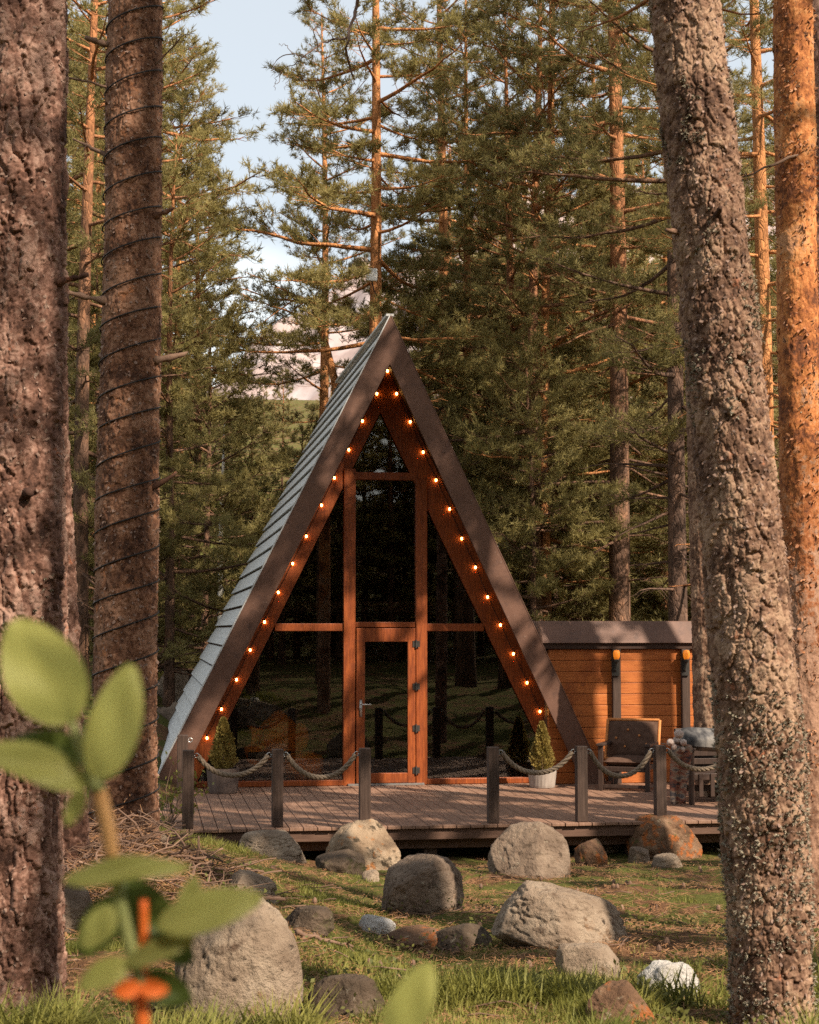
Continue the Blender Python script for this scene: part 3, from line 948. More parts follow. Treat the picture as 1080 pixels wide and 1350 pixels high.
POSTS = [(atz(247, 1089, DECK)[0], 17.50, 'dark rope post at the deck corner beside the grey roof foot'),
         (atz(365, 1089, DECK)[0], 17.50, 'dark rope post standing in front of the dark pot and cushion'),
         (atz(480, 1087, DECK)[0], 17.50, 'dark rope post in front of the door beside the gap in the ropes'),
         (atz(652, 1086, DECK)[0], 17.48, 'dark rope post above the round boulder, across the gap from the door'),
         (atz(771, 1085, DECK)[0], 17.46, 'sunlit rope post between the pale pot and the buttoned armchair'),
         (atz(878, 1084, DECK)[0], 17.46, 'shaded rope post in front of the patterned throw'),
         (atz(878, 1084, DECK)[0] + .93, 17.46, 'rope post half hidden behind the leaning pine trunk')]


def rope_post(x, y, label, h=.80, rings=(-1, 1)):
    root = thing('rope_post', label, 'post', (x, y, DECK), 'posts along the deck edge')
    w = .058
    part('post', MB().box(x - w, x + w, y - w, y + w, DECK, DECK + h), M['post'], root, bevel=.008)
    for s in rings:
        a = np.linspace(0, 2 * math.pi, 13)
        mb = MB().tube([(x + s * (.085 + .024 * math.cos(t)), y + .004, DECK + h - .06 + .024 * math.sin(t)) for t in a], .006, 6, False)
        mb.tube([(x + s * (w - .004), y, DECK + h - .06), (x + s * (w + .014), y, DECK + h - .06)], .007, 6)
        part('ring', mb, M['iron'], root, True)


for i, (x, y, l) in enumerate(POSTS):
    rope_post(x, y, l, rings={0: (1,), 2: (-1,), 3: (1,), 6: (-1,)}.get(i, (-1, 1)))
q = atz(240, 1071, DECK)
rope_post(q[0], 19.05, 'dark rope post set back on the deck beside the roof foot', .86, (1,))


def rope(a, b, sag, label, zt=DECK + .735):
    n = 110
    t = np.linspace(0, 1, n)
    c = np.stack([a[0] + (b[0] - a[0]) * t, a[1] + (b[1] - a[1]) * t, zt - sag * 4 * t * (1 - t) * (1 + .25 * (2 * t - 1) ** 2)], 1)
    L = np.linalg.norm(np.diff(c, axis=0), axis=1).sum()
    mb = MB()
    T = np.gradient(c, axis=0); T /= np.linalg.norm(T, axis=1)[:, None]
    A = np.cross(T, [0, 1.0, 0]); A /= np.linalg.norm(A, axis=1)[:, None]
    B = np.cross(T, A)
    for k in range(3):
        ph = t * L / .085 * 2 * math.pi / 1.0 * .5 + k * 2 * math.pi / 3
        mb.tube(c + .0135 * (A * np.cos(ph)[:, None] + B * np.sin(ph)[:, None]), .0155, 7)
    m_ = (np.array(a) + np.array(b)) / 2
    solo('rope', mb, M['rope'], (m_[0], m_[1], zt - sag), label, 'rope', 'thick ropes hung between the deck posts', smooth=True)


RL = ['thick sagging rope between the corner post and the next one, over the dark pot',
      'thick sagging rope in front of the orange cushion, ending at the door gap',
      None,
      'thick sagging rope in front of the pale pot with its small conifer',
      'sunlit twisted rope sagging in front of the buttoned armchair',
      'shaded rope sagging in front of the dark sofa']
for i in range(6):
    if RL[i]:
        rope((POSTS[i][0] + .1, POSTS[i][1]), (POSTS[i + 1][0] - .1, POSTS[i + 1][1]), (.20, .235, 0, .215, .26, .2)[i], RL[i])


# ------------------------------------------------------------------ potted conifers
def leaf_cloud(P, D, size, rng, nseg=1):
    """small pointed leaves (one quad each) at P pointing along D"""
    n = len(P)
    D = D / (np.linalg.norm(D, axis=1)[:, None] + 1e-9)
    S = np.cross(D, rng.normal(size=(n, 3))); S /= np.linalg.norm(S, axis=1)[:, None] + 1e-9
    L = size * rng.uniform(.6, 1.3, n)[:, None]
    V = np.stack([P, P + D * L * .5 + S * L * .28, P + D * L, P + D * L * .5 - S * L * .28], 1).reshape(-1, 3)
    Q = np.arange(n * 4).reshape(-1, 4)
    return V, Q


def potted(px, pybase, Y, pot_r, pot_h, mat, con_h, con_r, label, seed):
    c = at(px, pybase, Y); X = c[0]
    root = thing('potted_conifer', label, 'potted plant', (X, Y, DECK))
    k = 48
    mb = MB(); mb.lathe([(.001, .004), (pot_r * .86, .004), (pot_r * .9, .03), (pot_r, pot_h - .03), (pot_r, pot_h), (pot_r - .02, pot_h), (pot_r - .03, pot_h - .05), (.001, pot_h - .05)], (X, Y, DECK), k)
    V = mb.v[0]
    a = np.arctan2(V[:, 1] - Y, V[:, 0] - X); rr = np.hypot(V[:, 0] - X, V[:, 1] - Y)
    g = 1 - .018 * (np.round(a / (2 * math.pi) * k).astype(int) % 2) * (V[:, 2] > DECK + .02) * (V[:, 2] < DECK + pot_h - .035)
    V[:, 0] = X + (V[:, 0] - X) * g; V[:, 1] = Y + (V[:, 1] - Y) * g
    part('pot', mb, mat, root, False)
    rng = np.random.default_rng(seed)
    n = 5200
    t = rng.uniform(0, 1, n) ** .8
    prof = con_r * np.minimum(1, (t + .08) * 3.2) * (1 - t) ** .75
    a = rng.uniform(0, 2 * math.pi, n)
    r = prof * np.sqrt(rng.uniform(.25, 1, n)) * (1 + .22 * np.sin(a * 5 + t * 13))
    P = np.stack([X + r * np.cos(a), Y + r * np.sin(a), DECK + pot_h - .05 + t * con_h], 1)
    D = np.stack([np.cos(a) * .7, np.sin(a) * .7, np.full(n, .8)], 1) + rng.normal(size=(n, 3)) * .35
    V, Q = leaf_cloud(P, D, .034, rng)
    mb = MB(); mb.add(V, [Q])
    part('foliage', mb, M['topiary'], root)
    part('stem', MB().tube([(X, Y, DECK + pot_h - .06), (X + .01, Y, DECK + pot_h + con_h * .8)], [.015, .004], 6), M['twig'], root)


potted(294, 1043, 21.2, .205, .31, M['pot'], .66, .20, 'small cone-shaped conifer in a dark ribbed pot beside the foot of the gable', 5)
potted(715, 1038, 21.3, .185, .22, M['pale_pot'], .66, .175, 'small cone-shaped conifer in a low pale pot by the gable foot next to the annex', 6)


# ------------------------------------------------------------------ furniture on the deck
def xf(V, c, ang):
    V = np.asarray(V, float); ca, sa = math.cos(ang), math.sin(ang)
    return np.stack([c[0] + V[:, 0] * ca - V[:, 1] * sa, c[1] + V[:, 0] * sa + V[:, 1] * ca, c[2] + V[:, 2]], 1)


class LMB(MB):
    def place(self, c, ang):
        self.v = [xf(v, c, ang) for v in self.v]
        return self


def cushion_mb(sx, sy, sz, n=14, puff=.5, seed=0):
    u = np.linspace(-1, 1, n)
    U, W = np.meshgrid(u, u)
    e = ((1 - np.abs(U) ** 4) * (1 - np.abs(W) ** 4)) ** .45
    nz = fbm(U * 1.7 + seed, W * 1.7, U * 0, seed, 3) * .12
    top = np.stack([U * sx, W * sy, sz * (e * (1 + nz))], -1).reshape(-1, 3)
    bot = np.stack([U * sx, W * sy, -sz * e], -1).reshape(-1, 3)
    i = np.arange(n - 1)[:, None] * n; j = np.arange(n - 1)[None]
    Q = np.stack([i + j, i + j + 1, i + n + j + 1, i + n + j], -1).reshape(-1, 4)
    mb = LMB(); mb.add(top, [Q]); mb.add(bot, [Q[:, ::-1]])
    return mb


def rot(V, ax, ang):
    return np.asarray(V) @ np.array(Matrix.Rotation(ang, 3, ax).transposed())


def build_armchair():
    c = at(834, 1046, 20.75); c = np.array([c[0], 20.9, DECK]); ang = R(-28)
    root = thing('armchair', 'dark wooden deck armchair with a brown buttoned back cushion', 'armchair', c)
    def P(name, mb, mat, **k):
        mb.v = [v * np.array([1, 1, .93]) for v in mb.v]
        return part(name, mb.place(c, ang), mat, root, **k)
    for sx in (-.30, .30):
        for sy, h in ((-.30, .60), (.30, .60)):
            P('leg', LMB().box(sx - .03, sx + .03, sy - .03, sy + .03, 0, h), M['dark_wood'], bevel=.006)
        P('armrest', LMB().box(sx - .045, sx + .045, -.36, .36, .602, .64), M['dark_wood'], bevel=.008)
        P('runner', LMB().box(sx - .02, sx + .02, -.268, .268, .04, .085), M['dark_wood'], bevel=.004)
    P('seat_frame', LMB().box(-.268, .268, -.32, .32, .26, .33), M['dark_wood'], bevel=.008)
    P('front_stretcher', LMB().box(-.268, .268, -.325, -.285, .04, .085), M['dark_wood'], bevel=.004)
    mb = cushion_mb(.27, .29, .07); mb.v = [v + np.array([0, -.02, .39]) for v in mb.v]
    P('seat_cushion', mb, M['leather'], smooth=True)
    mb = cushion_mb(.33, .27, .075, seed=4)
    mb.v = [rot(v, 'X', R(72)) + np.array([0, .25, .66]) for v in mb.v]
    bc = P('back_cushion', mb, M['leather'], smooth=True)
    mb = LMB(); e = [(-.34, -.275), (.34, -.275), (.34, .285), (-.34, .285), (-.34, -.275)]
    for (a, b), (a2, b2) in zip(e[:-1], e[1:]):
        V, Q = tube([(a + (a2 - a) * t, b + (b2 - b) * t, 0) for t in np.linspace(0, 1, 5)], .022, 7)
        mb.add((rot(V, 'X', R(72)) + np.array([0, .25, .66])) * np.array([1, 1, .93]), [Q])
    part('piping', mb.place(c, ang), M['tan'], bc, True)
    for k, (a, b) in enumerate([(-.05, .12), (.10, .04), (.2, -.08), (-.2, .0), (-.08, -.12)]):
        b_ = LMB(); b_.ball((0, 0, 0), .016, 6)
        b_.v = [(v + rot(np.array([[a, b, .082]]), 'X', R(72)) + np.array([0, .25, .66])) * np.array([1, 1, .93]) for v in b_.v]
        part('button', b_.place(c, ang), M['tan'], bc, True)
    P('backrest', LMB().beam((0, .33, .34), (0, .44, .92), .60, .04, (0, 1, 0)), M['dark_wood'], bevel=.008)


build_armchair()


def build_sofa():
    c = np.array([at(935, 1060, 19.1)[0] + .12, 19.2, DECK])
    root = thing('garden_sofa', 'dark slatted wooden sofa on the deck behind the leaning pine trunk', 'sofa', c)
    x0, x1 = c[0] - .42, c[0] + 1.0
    for x in (x0 + .03, x1 - .03):
        for y in (18.93, 19.57):
            part('leg', MB().box(x - .03, x + .03, y - .03, y + .03, DECK, DECK + .62), M['dark_wood'], root, bevel=.006)
        part('armrest', MB().box(x - .045, x + .045, 18.88, 19.62, DECK + .622, DECK + .66), M['dark_wood'], root, bevel=.008)
    part('seat', MB().box(x0 + .062, x1 - .062, 18.93, 19.53, DECK + .28, DECK + .36), M['dark_wood'], root, bevel=.008)
    mb = MB()
    for z in (.10, .42, .52):
        mb.box(x0 + .062, x1 - .062, 19.50, 19.54, DECK + z, DECK + z + .07)
    for k in range(9):
        x = x0 + .12 + k * .14
        mb.box(x, x + .05, 18.915, 18.928, DECK + .09, DECK + .36)
    part('slats', mb, M['dark_wood'], root, bevel=.004)
    part('backrest', MB().beam((.5 * (x0 + x1), 19.58, DECK + .36), (.5 * (x0 + x1), 19.68, DECK + .84), x1 - x0 - .14, .05, (0, 1, 0)), M['dark_wood'], root, bevel=.008)
    # pillow lying on the arm, throw hanging over the end, pompoms on the throw's edge
    pc = at(926, 990, 19.0)
    mb = cushion_mb(.27, .17, .10, seed=9)
    mb.v = [rot(rot(v, 'X', R(28)), 'Y', R(4)) + np.array([pc[0] + .02, 19.02, DECK + .75]) for v in mb.v]
    solo('pillow', mb, M['grey_cloth'], (pc[0] + .02, 19.02, DECK + .66), 'grey and white checked pillow lying on the sofa by the pine trunk', 'pillow', smooth=True)
    xa = at(898, 1000, 18.8)[0]
    xs = np.linspace(-.13, .13, 18); ts = np.linspace(0, 1, 30); V = []
    for t in ts:
        for x in xs:
            s = t * 1.05
            if s < .3:
                y = 19.15 - s; z = DECK + .69
            else:
                y = 18.85 - .02 * math.sin(t * 7); z = DECK + .69 - (s - .3)
            w = 1 - .45 * max(0, t - .25)
            V.append((xa + x * w + .02 * math.sin(t * 5), y + .02 * math.sin(x * 45 + t * 3), max(z, DECK + .02) + .008 * math.sin(x * 30)))
    Q = [[i * 18 + j, i * 18 + j + 1, (i + 1) * 18 + j + 1, (i + 1) * 18 + j] for i in range(29) for j in range(17)]
    mb = MB(); mb.add(V, [np.array(Q)])
    o = solo('throw', mb, M['throw'], (xa, 18.85, DECK + .69), 'patterned rust and grey throw hanging over the end of the dark sofa', 'blanket', smooth=True)
    sm = o.modifiers.new('solid', 'SOLIDIFY'); sm.thickness = .012
    root = thing('pompom_garland', 'cluster of pale pompoms heaped on the throw beside the shaded post', 'pompoms', at(893, 976, 18.9))
    rr = random.Random(8)
    for px, py, r_ in [(884, 979, .045), (893, 976, .05), (901, 979, .04), (895, 968, .055), (889, 985, .035), (900, 988, .035)]:
        q = at(px, py, 18.86 + rr.uniform(-.03, .05))
        bm = bmesh.new(); bmesh.ops.create_icosphere(bm, subdivisions=3, radius=r_)
        V = np.array([v.co[:] for v in bm.verts]); Fc = np.array([[v.index for v in f.verts] for f in bm.faces]); bm.free()
        V *= (1 + .18 * fbm(V[:, 0] * 60, V[:, 1] * 60, V[:, 2] * 60, 5, 2))[:, None]
        mb = MB(); mb.add(V + q, [Fc]); part('pompom', mb, M['pom'], root, True)


build_sofa()


# ------------------------------------------------------------------ rocks
def rockmat(name, stops, spots, scale=5):
    return noisy(name, stops, scale, (1, 1, 1), 0.9, 1.0, 34, 10, 0.030, 0.2, spots)


RM = {
    'grey': rockmat('grey_granite', [(0.3, (0.099, 0.067, 0.047)), (0.5, (0.172, 0.122, 0.087)), (0.7, (0.251, 0.186, 0.135))], [(7, 0.60, 0.68, (0.066, 0.045, 0.030)), (16, 0.62, 0.70, (0.277, 0.230, 0.168)), (4, 0.62, 0.74, (0.224, 0.109, 0.054))]),
    'pale': rockmat('pale_granite', [(0.3, (0.158, 0.109, 0.075)), (0.5, (0.251, 0.186, 0.132)), (0.7, (0.330, 0.256, 0.186))], [(6, 0.60, 0.68, (0.099, 0.064, 0.042)), (18, 0.63, 0.70, (0.059, 0.042, 0.030)), (3, 0.60, 0.72, (0.277, 0.154, 0.078))]),
    'mottled': rockmat('mottled_rock', [(0.3, (0.132, 0.083, 0.051)), (0.5, (0.264, 0.186, 0.120)), (0.7, (0.363, 0.275, 0.192))], [(6, 0.56, 0.62, (0.066, 0.048, 0.030)), (11, 0.58, 0.66, (0.317, 0.134, 0.048))]),
    'dark': rockmat('dark_mossy_rock', [(0.3, (0.040, 0.029, 0.019)), (0.5, (0.079, 0.054, 0.036)), (0.7, (0.139, 0.099, 0.069))], [(7, 0.56, 0.66, (0.056, 0.051, 0.017)), (16, 0.64, 0.7, (0.238, 0.198, 0.150))]),
    'orange': rockmat('lichened_rock', [(0.3, (0.066, 0.035, 0.021)), (0.5, (0.145, 0.080, 0.045)), (0.7, (0.238, 0.147, 0.090))], [(7, 0.53, 0.60, (0.304, 0.096, 0.027)), (12, 0.60, 0.66, (0.086, 0.077, 0.024)), (18, 0.64, 0.7, (0.297, 0.237, 0.162))]),
    'white': rockmat('white_quartz', [(0.3, (0.30, 0.27, 0.24)), (0.5, (0.44, 0.41, 0.375)), (0.75, (0.56, 0.53, 0.49))], [(9, 0.60, 0.70, (0.34, 0.28, 0.23))]),
}


def rock(x0, x1, y0, y1, mat, label, seed, sub=5, flat=1.0, tilt=0.0, cut=6, sink=0.45, lump=0.26, group=None, Yd=None, skew=0.0):
    cx = (x0 + x1) / 2
    if Yd is None:
        g = ground_hit(cx, y1)
        Yf = g[1]
    else:
        Yf = Yd
    ry0 = (x1 - x0) / 2 * Yf / F
    Yc = Yf + ry0 * .62 * flat
    sc = Yc / F
    w = (x1 - x0) * sc; h = (y1 - y0) * sc
    c = at(cx, y1, Yc)
    gz = at(cx, y1, Yf)[2] if Yd is not None else min(g[2], float(ground_z(c[0], Yc)) + .02)
    rng = np.random.default_rng(seed)
    bm = bmesh.new(); bmesh.ops.create_icosphere(bm, subdivisions=sub, radius=1)
    V = np.array([v.co[:] for v in bm.verts]); Fc = np.array([[v.index for v in f.verts] for f in bm.faces]); bm.free()
    V = np.sign(V) * np.abs(V) ** np.array([.86, .86, .70 if seed == 1 else .80])
    V = V * (1 + lump * fbm(V[:, 0] * 1.1 + seed, V[:, 1] * 1.1, V[:, 2] * 1.1, seed, 3))[:, None]
    for k in range(cut):
        n = rng.normal(size=3); n[2] = abs(n[2]) * .6; n /= np.linalg.norm(n)
        d = rng.uniform(.62, .9)
        e = np.maximum(0, V @ n - d)
        V = V - e[:, None] * n * .82
    rd = np.abs(fbm(V[:, 0] * 2.3 + seed, V[:, 1] * 2.3, V[:, 2] * 2.3, seed + 5, 4))
    fine = fbm(V[:, 0] * 9 + seed, V[:, 1] * 9, V[:, 2] * 9, seed + 7, 6, .6)
    nrm = V / np.linalg.norm(V, axis=1)[:, None]
    V = V + nrm * ((-0.055 * np.exp(-rd * 22)) + .034 * fine)[:, None]
    V[:, 2] += skew * V[:, 0]
    V[:, 0] -= (V[:, 0].min() + V[:, 0].max()) / 2
    V[:, 0] *= w / np.ptp(V[:, 0])
    V[:, 1] *= ry0 * 2 * flat / np.ptp(V[:, 1])
    if seed in (18, 19, 20, 21, 22): h = h * 1.2
    tot = h * (1 + sink) * .97
    V[:, 2] *= tot / np.ptp(V[:, 2])
    if tilt:
        V = rot(V, 'Y', tilt)
    V[:, 2] += gz + h * .97 - V[:, 2].max()
    V[:, 0] += c[0]; V[:, 1] += Yc
    mb = MB(); mb.add(V, [Fc])
    return solo('boulder' if w > .4 else 'stone', mb, RM[mat], (c[0], Yc, gz), label, 'boulder' if w > .4 else 'stone', group, smooth=True)


ROCKS = [
    (232, 396, 1192, 1352, 'pale', 'big rounded pale boulder in the grass behind the leafy shoot', 1, 6, .9),
    (430, 527, 1083, 1150, 'mottled', 'mottled sunlit boulder against the deck edge below a rope post', 2, 6, .9),
    (417, 482, 1124, 1152, 'dark', 'small dark stone tucked against the mottled boulder', 3, 5, 1),
    (500, 612, 1130, 1208, 'grey', 'dark brown grey boulder before the deck support post', 4, 6, .9),
    (312, 402, 1097, 1134, 'pale', 'low flat pale boulder in the grass close to the deck corner', 5, 6, 1),
    (297, 368, 1150, 1192, 'pale', 'slanting pale stone showing above the big rounded boulder', 6, 5, 1),
    (375, 441, 1198, 1232, 'dark', 'dark mossy stone beside the big rounded boulder', 7, 5, 1),
    (472, 521, 1207, 1231, 'white', 'small white stone lying in the grass on the slope', 8, 5, 1),
    (510, 590, 1226, 1249, 'orange', 'low rusty flat stone sunk in the grass', 9, 5, 1),
    (572, 650, 1222, 1252, 'dark', 'flat dark stone sunk in the grass next to the rusty one', 10, 5, 1),
    (643, 751, 1085, 1157, 'grey', 'round grey boulder at the deck edge with a shadow stripe', 11, 6, .9),
    (648, 838, 1167, 1253, 'pale', 'long wedge-shaped pale boulder in the middle of the clearing', 12, 6, .7),
    (825, 927, 1074, 1134, 'orange', 'boulder covered in orange lichen under the shaded rope post', 13, 6, .9),
    (757, 800, 1107, 1142, 'orange', 'small rusty stone between the two boulders at the deck', 14, 5, 1),
    (792, 816, 1111, 1125, 'pale', 'little pale stone lying on top of the rusty stones', 15, 4, 1),
    (828, 858, 1116, 1138, 'grey', 'small grey stone leaning on the orange lichened boulder', 16, 5, 1),
    (858, 900, 1127, 1145, 'pale', 'flat tan stone in front of the orange lichened boulder', 17, 5, 1),
    (732, 821, 1255, 1297, 'pale', 'smooth oval brownish stone in front of the long wedge-shaped boulder', 18, 5, .8),
    (838, 921, 1278, 1318, 'white', 'bright white quartz rock in the grass near the leaning trunk', 19, 6, .8),
    (768, 866, 1308, 1356, 'orange', 'brown split rock at the very front below the quartz rock', 20, 6, .9),
    (948, 972, 1292, 1316, 'orange', 'small tan stone peeping out beside the leaning trunk foot', 21, 5, 1),
    (405, 512, 1302, 1348, 'dark', 'half-buried dark rock with rusty litter in the front grass', 22, 6, .9),
    (477, 500, 1148, 1162, 'pale', 'tiny pale stone between the mottled and the brown boulders', 23, 4, 1),
    (200, 224, 1098, 1118, 'pale', 'pale stone at the foot of the cable-wrapped trunk', 24, 5, 1),
    (540, 562, 1158, 1176, 'grey', 'little grey stone resting before the brown boulder', 25, 4, 1),
    (60, 125, 1165, 1230, 'grey', 'shaded grey stone half under the brush pile', 26, 5, 1),
]
for (a, b, c_, d, m_, l, s, su, fl) in ROCKS:
    kw = {}
    if s == 12: kw = dict(skew=-.42, cut=8)
    if s == 6: kw = dict(skew=-.3)
    if s == 1: kw = dict(lump=.15, cut=3, sink=.55, skew=.10)
    if s in (2, 4, 11, 13): kw = dict(cut=3, lump=.18)
    if s == 19: kw = dict(cut=3, lump=.3)
    rock(a, b, c_, d, m_, l, s, su, fl, **kw)
rock(203, 258, 878, 945, 'pale', 'pinkish boulder on the rise behind the foot of the roof', 40, 6, .9, Yd=29.0)
rock(196, 262, 925, 1010, 'grey', 'dim grey boulder in the shade just behind the roof foot', 41, 6, .9, Yd=26.5)
#@@PART2
# ------------------------------------------------------------------ pines
def pine_mesh(seed, H, r0, base, Lmax, nbr, wob=.12, z0=-.4, dead=8, n_need=11, nl=.13, nw=.015, dens=1.0, path=None, drop=0.0, sides=12):
    """returns (trunk with limbs, crown) as MBs in tree space (foot at 0,0,0)"""
    rng = np.random.default_rng(seed)
    if path is None:
        zz = np.linspace(z0, H, 22)
        t = np.clip(zz / H, 0, 1)
        path = np.stack([wob * np.sin(t * 5 + seed) * t, wob * np.cos(t * 4 + seed * 2) * t, zz], 1)
    zz = path[:, 2]
    t = np.clip(zz / H, 0, 1)
    rad = r0 * (1 - t) ** .75 * (1 + .35 * np.exp(-np.clip(zz, 0, 9) * 2.5)) + .012
    tr = MB(); tr.tube(path, rad, sides)

    def on(z):
        return np.array([np.interp(z, zz, path[:, 0]), np.interp(z, zz, path[:, 1]), z]), np.interp(z, zz, rad)
    TP = []; TD = []
    zb = base * H
    for k in range(nbr + dead):
        isdead = k >= nbr
        if isdead:
            z = rng.uniform(min(max(zb * .35, 1.2), zb * .6), zb * 1.05)
        else:
            z = zb + (H * .985 - zb) * ((k + rng.uniform(0, .9)) / nbr) ** .92
        tt = (z - zb) / (H - zb)
        L = Lmax * max(.0, (1 - max(tt, 0))) ** .65 * (.55 + .45 * min(1, max(tt, 0) * 4 + .2)) * rng.uniform(.38, 1.28) + .22
        if isdead: L = Lmax * rng.uniform(.25, .6)
        az = k * 2.399 + rng.uniform(-.6, .6)
        el = R(-14 + 48 * max(tt, 0) ** 1.3 + rng.uniform(-16, 14)) - drop
        if isdead: el = R(rng.uniform(-25, 15))
        p0, r_ = on(z)
        n = max(5, int(L / .28))
        s = np.linspace(0, 1, n)
        h = np.array([math.cos(az), math.sin(az), 0]); sd = np.array([-h[1], h[0], 0])
        P = p0 + np.outer(s * L * math.cos(el), h) + np.outer(np.cumsum(rng.normal(0, .02 * L, n)) * s, sd)
        P[:, 2] += s * L * math.sin(el) + (.16 * L * s ** 2.2 if not isdead else -.06 * L * s ** 2) + np.cumsum(rng.normal(0, .012 * L, n)) * s
        br = min(.016 + .010 * L, r_ * .55)
        tr.tube(P, br * (1 - s * .85) + .003, 5, False)
        nt = int((L * 5.2 if not isdead else L * 3.5) * dens ** .5) + 2
        for j in range(nt):
            u = rng.uniform(.22, 1.0) if not isdead else rng.uniform(.3, 1)
            q = np.array([np.interp(u, s, P[:, i]) for i in range(3)])
            side = 1 if j % 2 else -1
            a2 = side * R(rng.uniform(25, 75))
            d = h * math.cos(a2) + sd * math.sin(a2)
            d[2] = math.sin(el) * .5 + rng.uniform(-.15, .45)
            if isdead: d[2] = rng.uniform(-.5, .2)
            d /= np.linalg.norm(d)
            l = (.30 + .26 * L * (1 - u) + rng.uniform(0, .25)) * (1 if not isdead else .7)
            e = q + d * l + np.array([0, 0, .12 * l if not isdead else -.1 * l])
            mid = q + d * l * .5 + rng.normal(0, .02, 3)
            tr.tube([q, mid, e], [.007, .005, .002], 3, False)
            if isdead: continue
            m = int(max(2, l / .085) * dens)
            for c in range(m):
                v = rng.uniform(.3, 1.05)
                b = q + (e - q) * v
                sh = d * .6 + rng.normal(0, .55, 3) + np.array([0, 0, .55])
                sh /= np.linalg.norm(sh)
                TP.append(b + sh * rng.uniform(.02, .13)); TD.append(sh)
    TP = np.array(TP); TD = np.array(TD)
    cr = MB(); V, T = tufts(TP, TD, n_need, nl, nw, rng); cr.add(V, [T])
    return tr, cr


def tufts(P, D, n, L, w, rng, spread=1.15):
    m = len(P)
    d = D[:, None, :] + rng.normal(0, spread * .62, (m, n, 3))
    d /= np.linalg.norm(d, axis=2, keepdims=True)
    s = np.cross(d, rng.normal(size=(m, n, 3))); s /= np.linalg.norm(s, axis=2, keepdims=True)
    l = L * rng.uniform(.65, 1.2, (m, n, 1))
    b = P[:, None, :] + D[:, None, :] * (rng.uniform(-.6, .3, (m, n, 1)) * L)
    V = np.stack([b - s * w / 2, b + s * w / 2, b + d * l], 2).reshape(-1, 3)
    return V, np.arange(m * n * 3).reshape(-1, 3)


VAR = {}


def variant(key, **k):
    tr, cr = pine_mesh(**k)
    VAR[key] = (tr.mesh('pine_trunk_mesh', smooth=True), cr.mesh('pine_crown_mesh'))


variant('tall_a', seed=1, H=21, r0=.20, base=.36, Lmax=3.2, nbr=56, dead=26, dens=1.3)
variant('tall_b', seed=2, H=19, r0=.17, base=.26, Lmax=3.0, nbr=56, dead=24, dens=1.3)
variant('dense_a', seed=3, H=15, r0=.13, base=.16, Lmax=2.6, nbr=52, dead=20, dens=1.35)
variant('dense_b', seed=4, H=12, r0=.10, base=.10, Lmax=2.3, nbr=48, dead=14, dens=1.35)
variant('open', seed=5, H=19, r0=.155, base=.38, Lmax=3.3, nbr=58, dead=12, dens=1.9, wob=.10)
variant('young', seed=6, H=7.5, r0=.06, base=.08, Lmax=1.7, nbr=50, dead=2, dens=2.0)
variant('far_a', seed=7, H=18, r0=.16, base=.28, Lmax=3.0, nbr=46, dead=6, dens=1.0, n_need=9, nl=.20, nw=.040, sides=8)
variant('far_b', seed=8, H=14, r0=.12, base=.14, Lmax=2.8, nbr=50, dead=4, dens=1.0, n_need=9, nl=.20, nw=.040, sides=8)
variant('dapple', seed=19, H=18, r0=.16, base=.56, Lmax=2.6, nbr=18, dead=4, dens=.42, n_need=9, nl=.26, nw=.080)  # coarse, open crown shaped for the sun patches it lets through
variant('shade', seed=9, H=18, r0=.19, base=.55, Lmax=2.6, nbr=34, dead=8, dens=.8, n_need=10, nl=.14, nw=.018)


def pine(key, X, Y, label, sc=1.0, rz=0.0, bark='bark', needles='needles', group=None, lean=(0, 0), name='pine_tree', zoff=0, lmat=None):
    z = float(ground_z(X, Y)) + zoff
    root = thing(name, label, 'pine tree', (X, Y, z), group)
    root.rotation_euler = (lean[0], lean[1], rz)
    root.scale = (sc, sc, sc)
    tm, cm = VAR[key]
    for nm, me, mt in (('trunk', tm, bark), ('crown', cm, needles)):
        if not me.materials: me.materials.append(M[mt])
        o = bpy.data.objects.new(nm, me); COL.objects.link(o); o.parent = root
        o.material_slots[0].link = 'OBJECT'; o.material_slots[0].material = M[mt]
    return root


def pine_px(key, px, Y, label, **k):
    X = at(px, 700, Y)[0]
    return pine(key, X, Y, label, **k)


# trees one can tell apart behind the cabin
pine_px('open', 494, 31, 'open-crowned pine with an orange trunk rising straight behind the cabin apex', bark='bark_orange', rz=.4)
pine_px('tall_a', 815, 30, 'tall pine with a dark straight trunk rising behind the annex roof', bark='bark', rz=1.1, sc=1.05)
pine_px('tall_b', 893, 27, 'dark-stemmed pine standing close behind the annex next to the leaning trunk', bark='bark_dark', rz=2.0)
pine_px('tall_b', 735, 36, 'orange-stemmed pine with low green boughs behind the cabin roof slope', bark='bark_orange', rz=.2)
pine_px('tall_b', 787, 41, 'slim orange-stemmed pine lit by the sun between darker trunks', bark='bark_orange', rz=3.0, sc=.95)
pine_px('open', 618, 35, 'open pine spreading over the right roof slope of the cabin', bark='bark_orange', rz=.9, sc=.85)
pine_px('dense_a', 672, 33, 'dense dark green pine right behind the cabin roof, next to the tall dark trunk', rz=2.4)
pine_px('open', 862, 33, 'pine with a curved orange upper trunk partly behind the leaning foreground trunk', bark='bark_orange', rz=2.2, lean=(0, R(-3)))
pine_px('tall_a', 1008, 24, 'slim pine seen in the gap between the leaning trunk and the amber trunk', bark='bark_orange', rz=.8, sc=.8)
pine_px('dense_a', 960, 38, 'bushy pine far behind the annex, between the leaning and the amber trunks', rz=1.8)
pine_px('dense_b', 1060, 30, 'low bushy pine behind the amber trunk', rz=.3)
pine_px('dense_a', 258, 36, 'bushy pine beside the cable-wrapped trunk, its boughs crossing the pale mountain', rz=2.7, sc=.8)
pine_px('dense_b', 330, 40, 'dense low pine seen just above the grey roof boards', rz=.6, sc=.60)
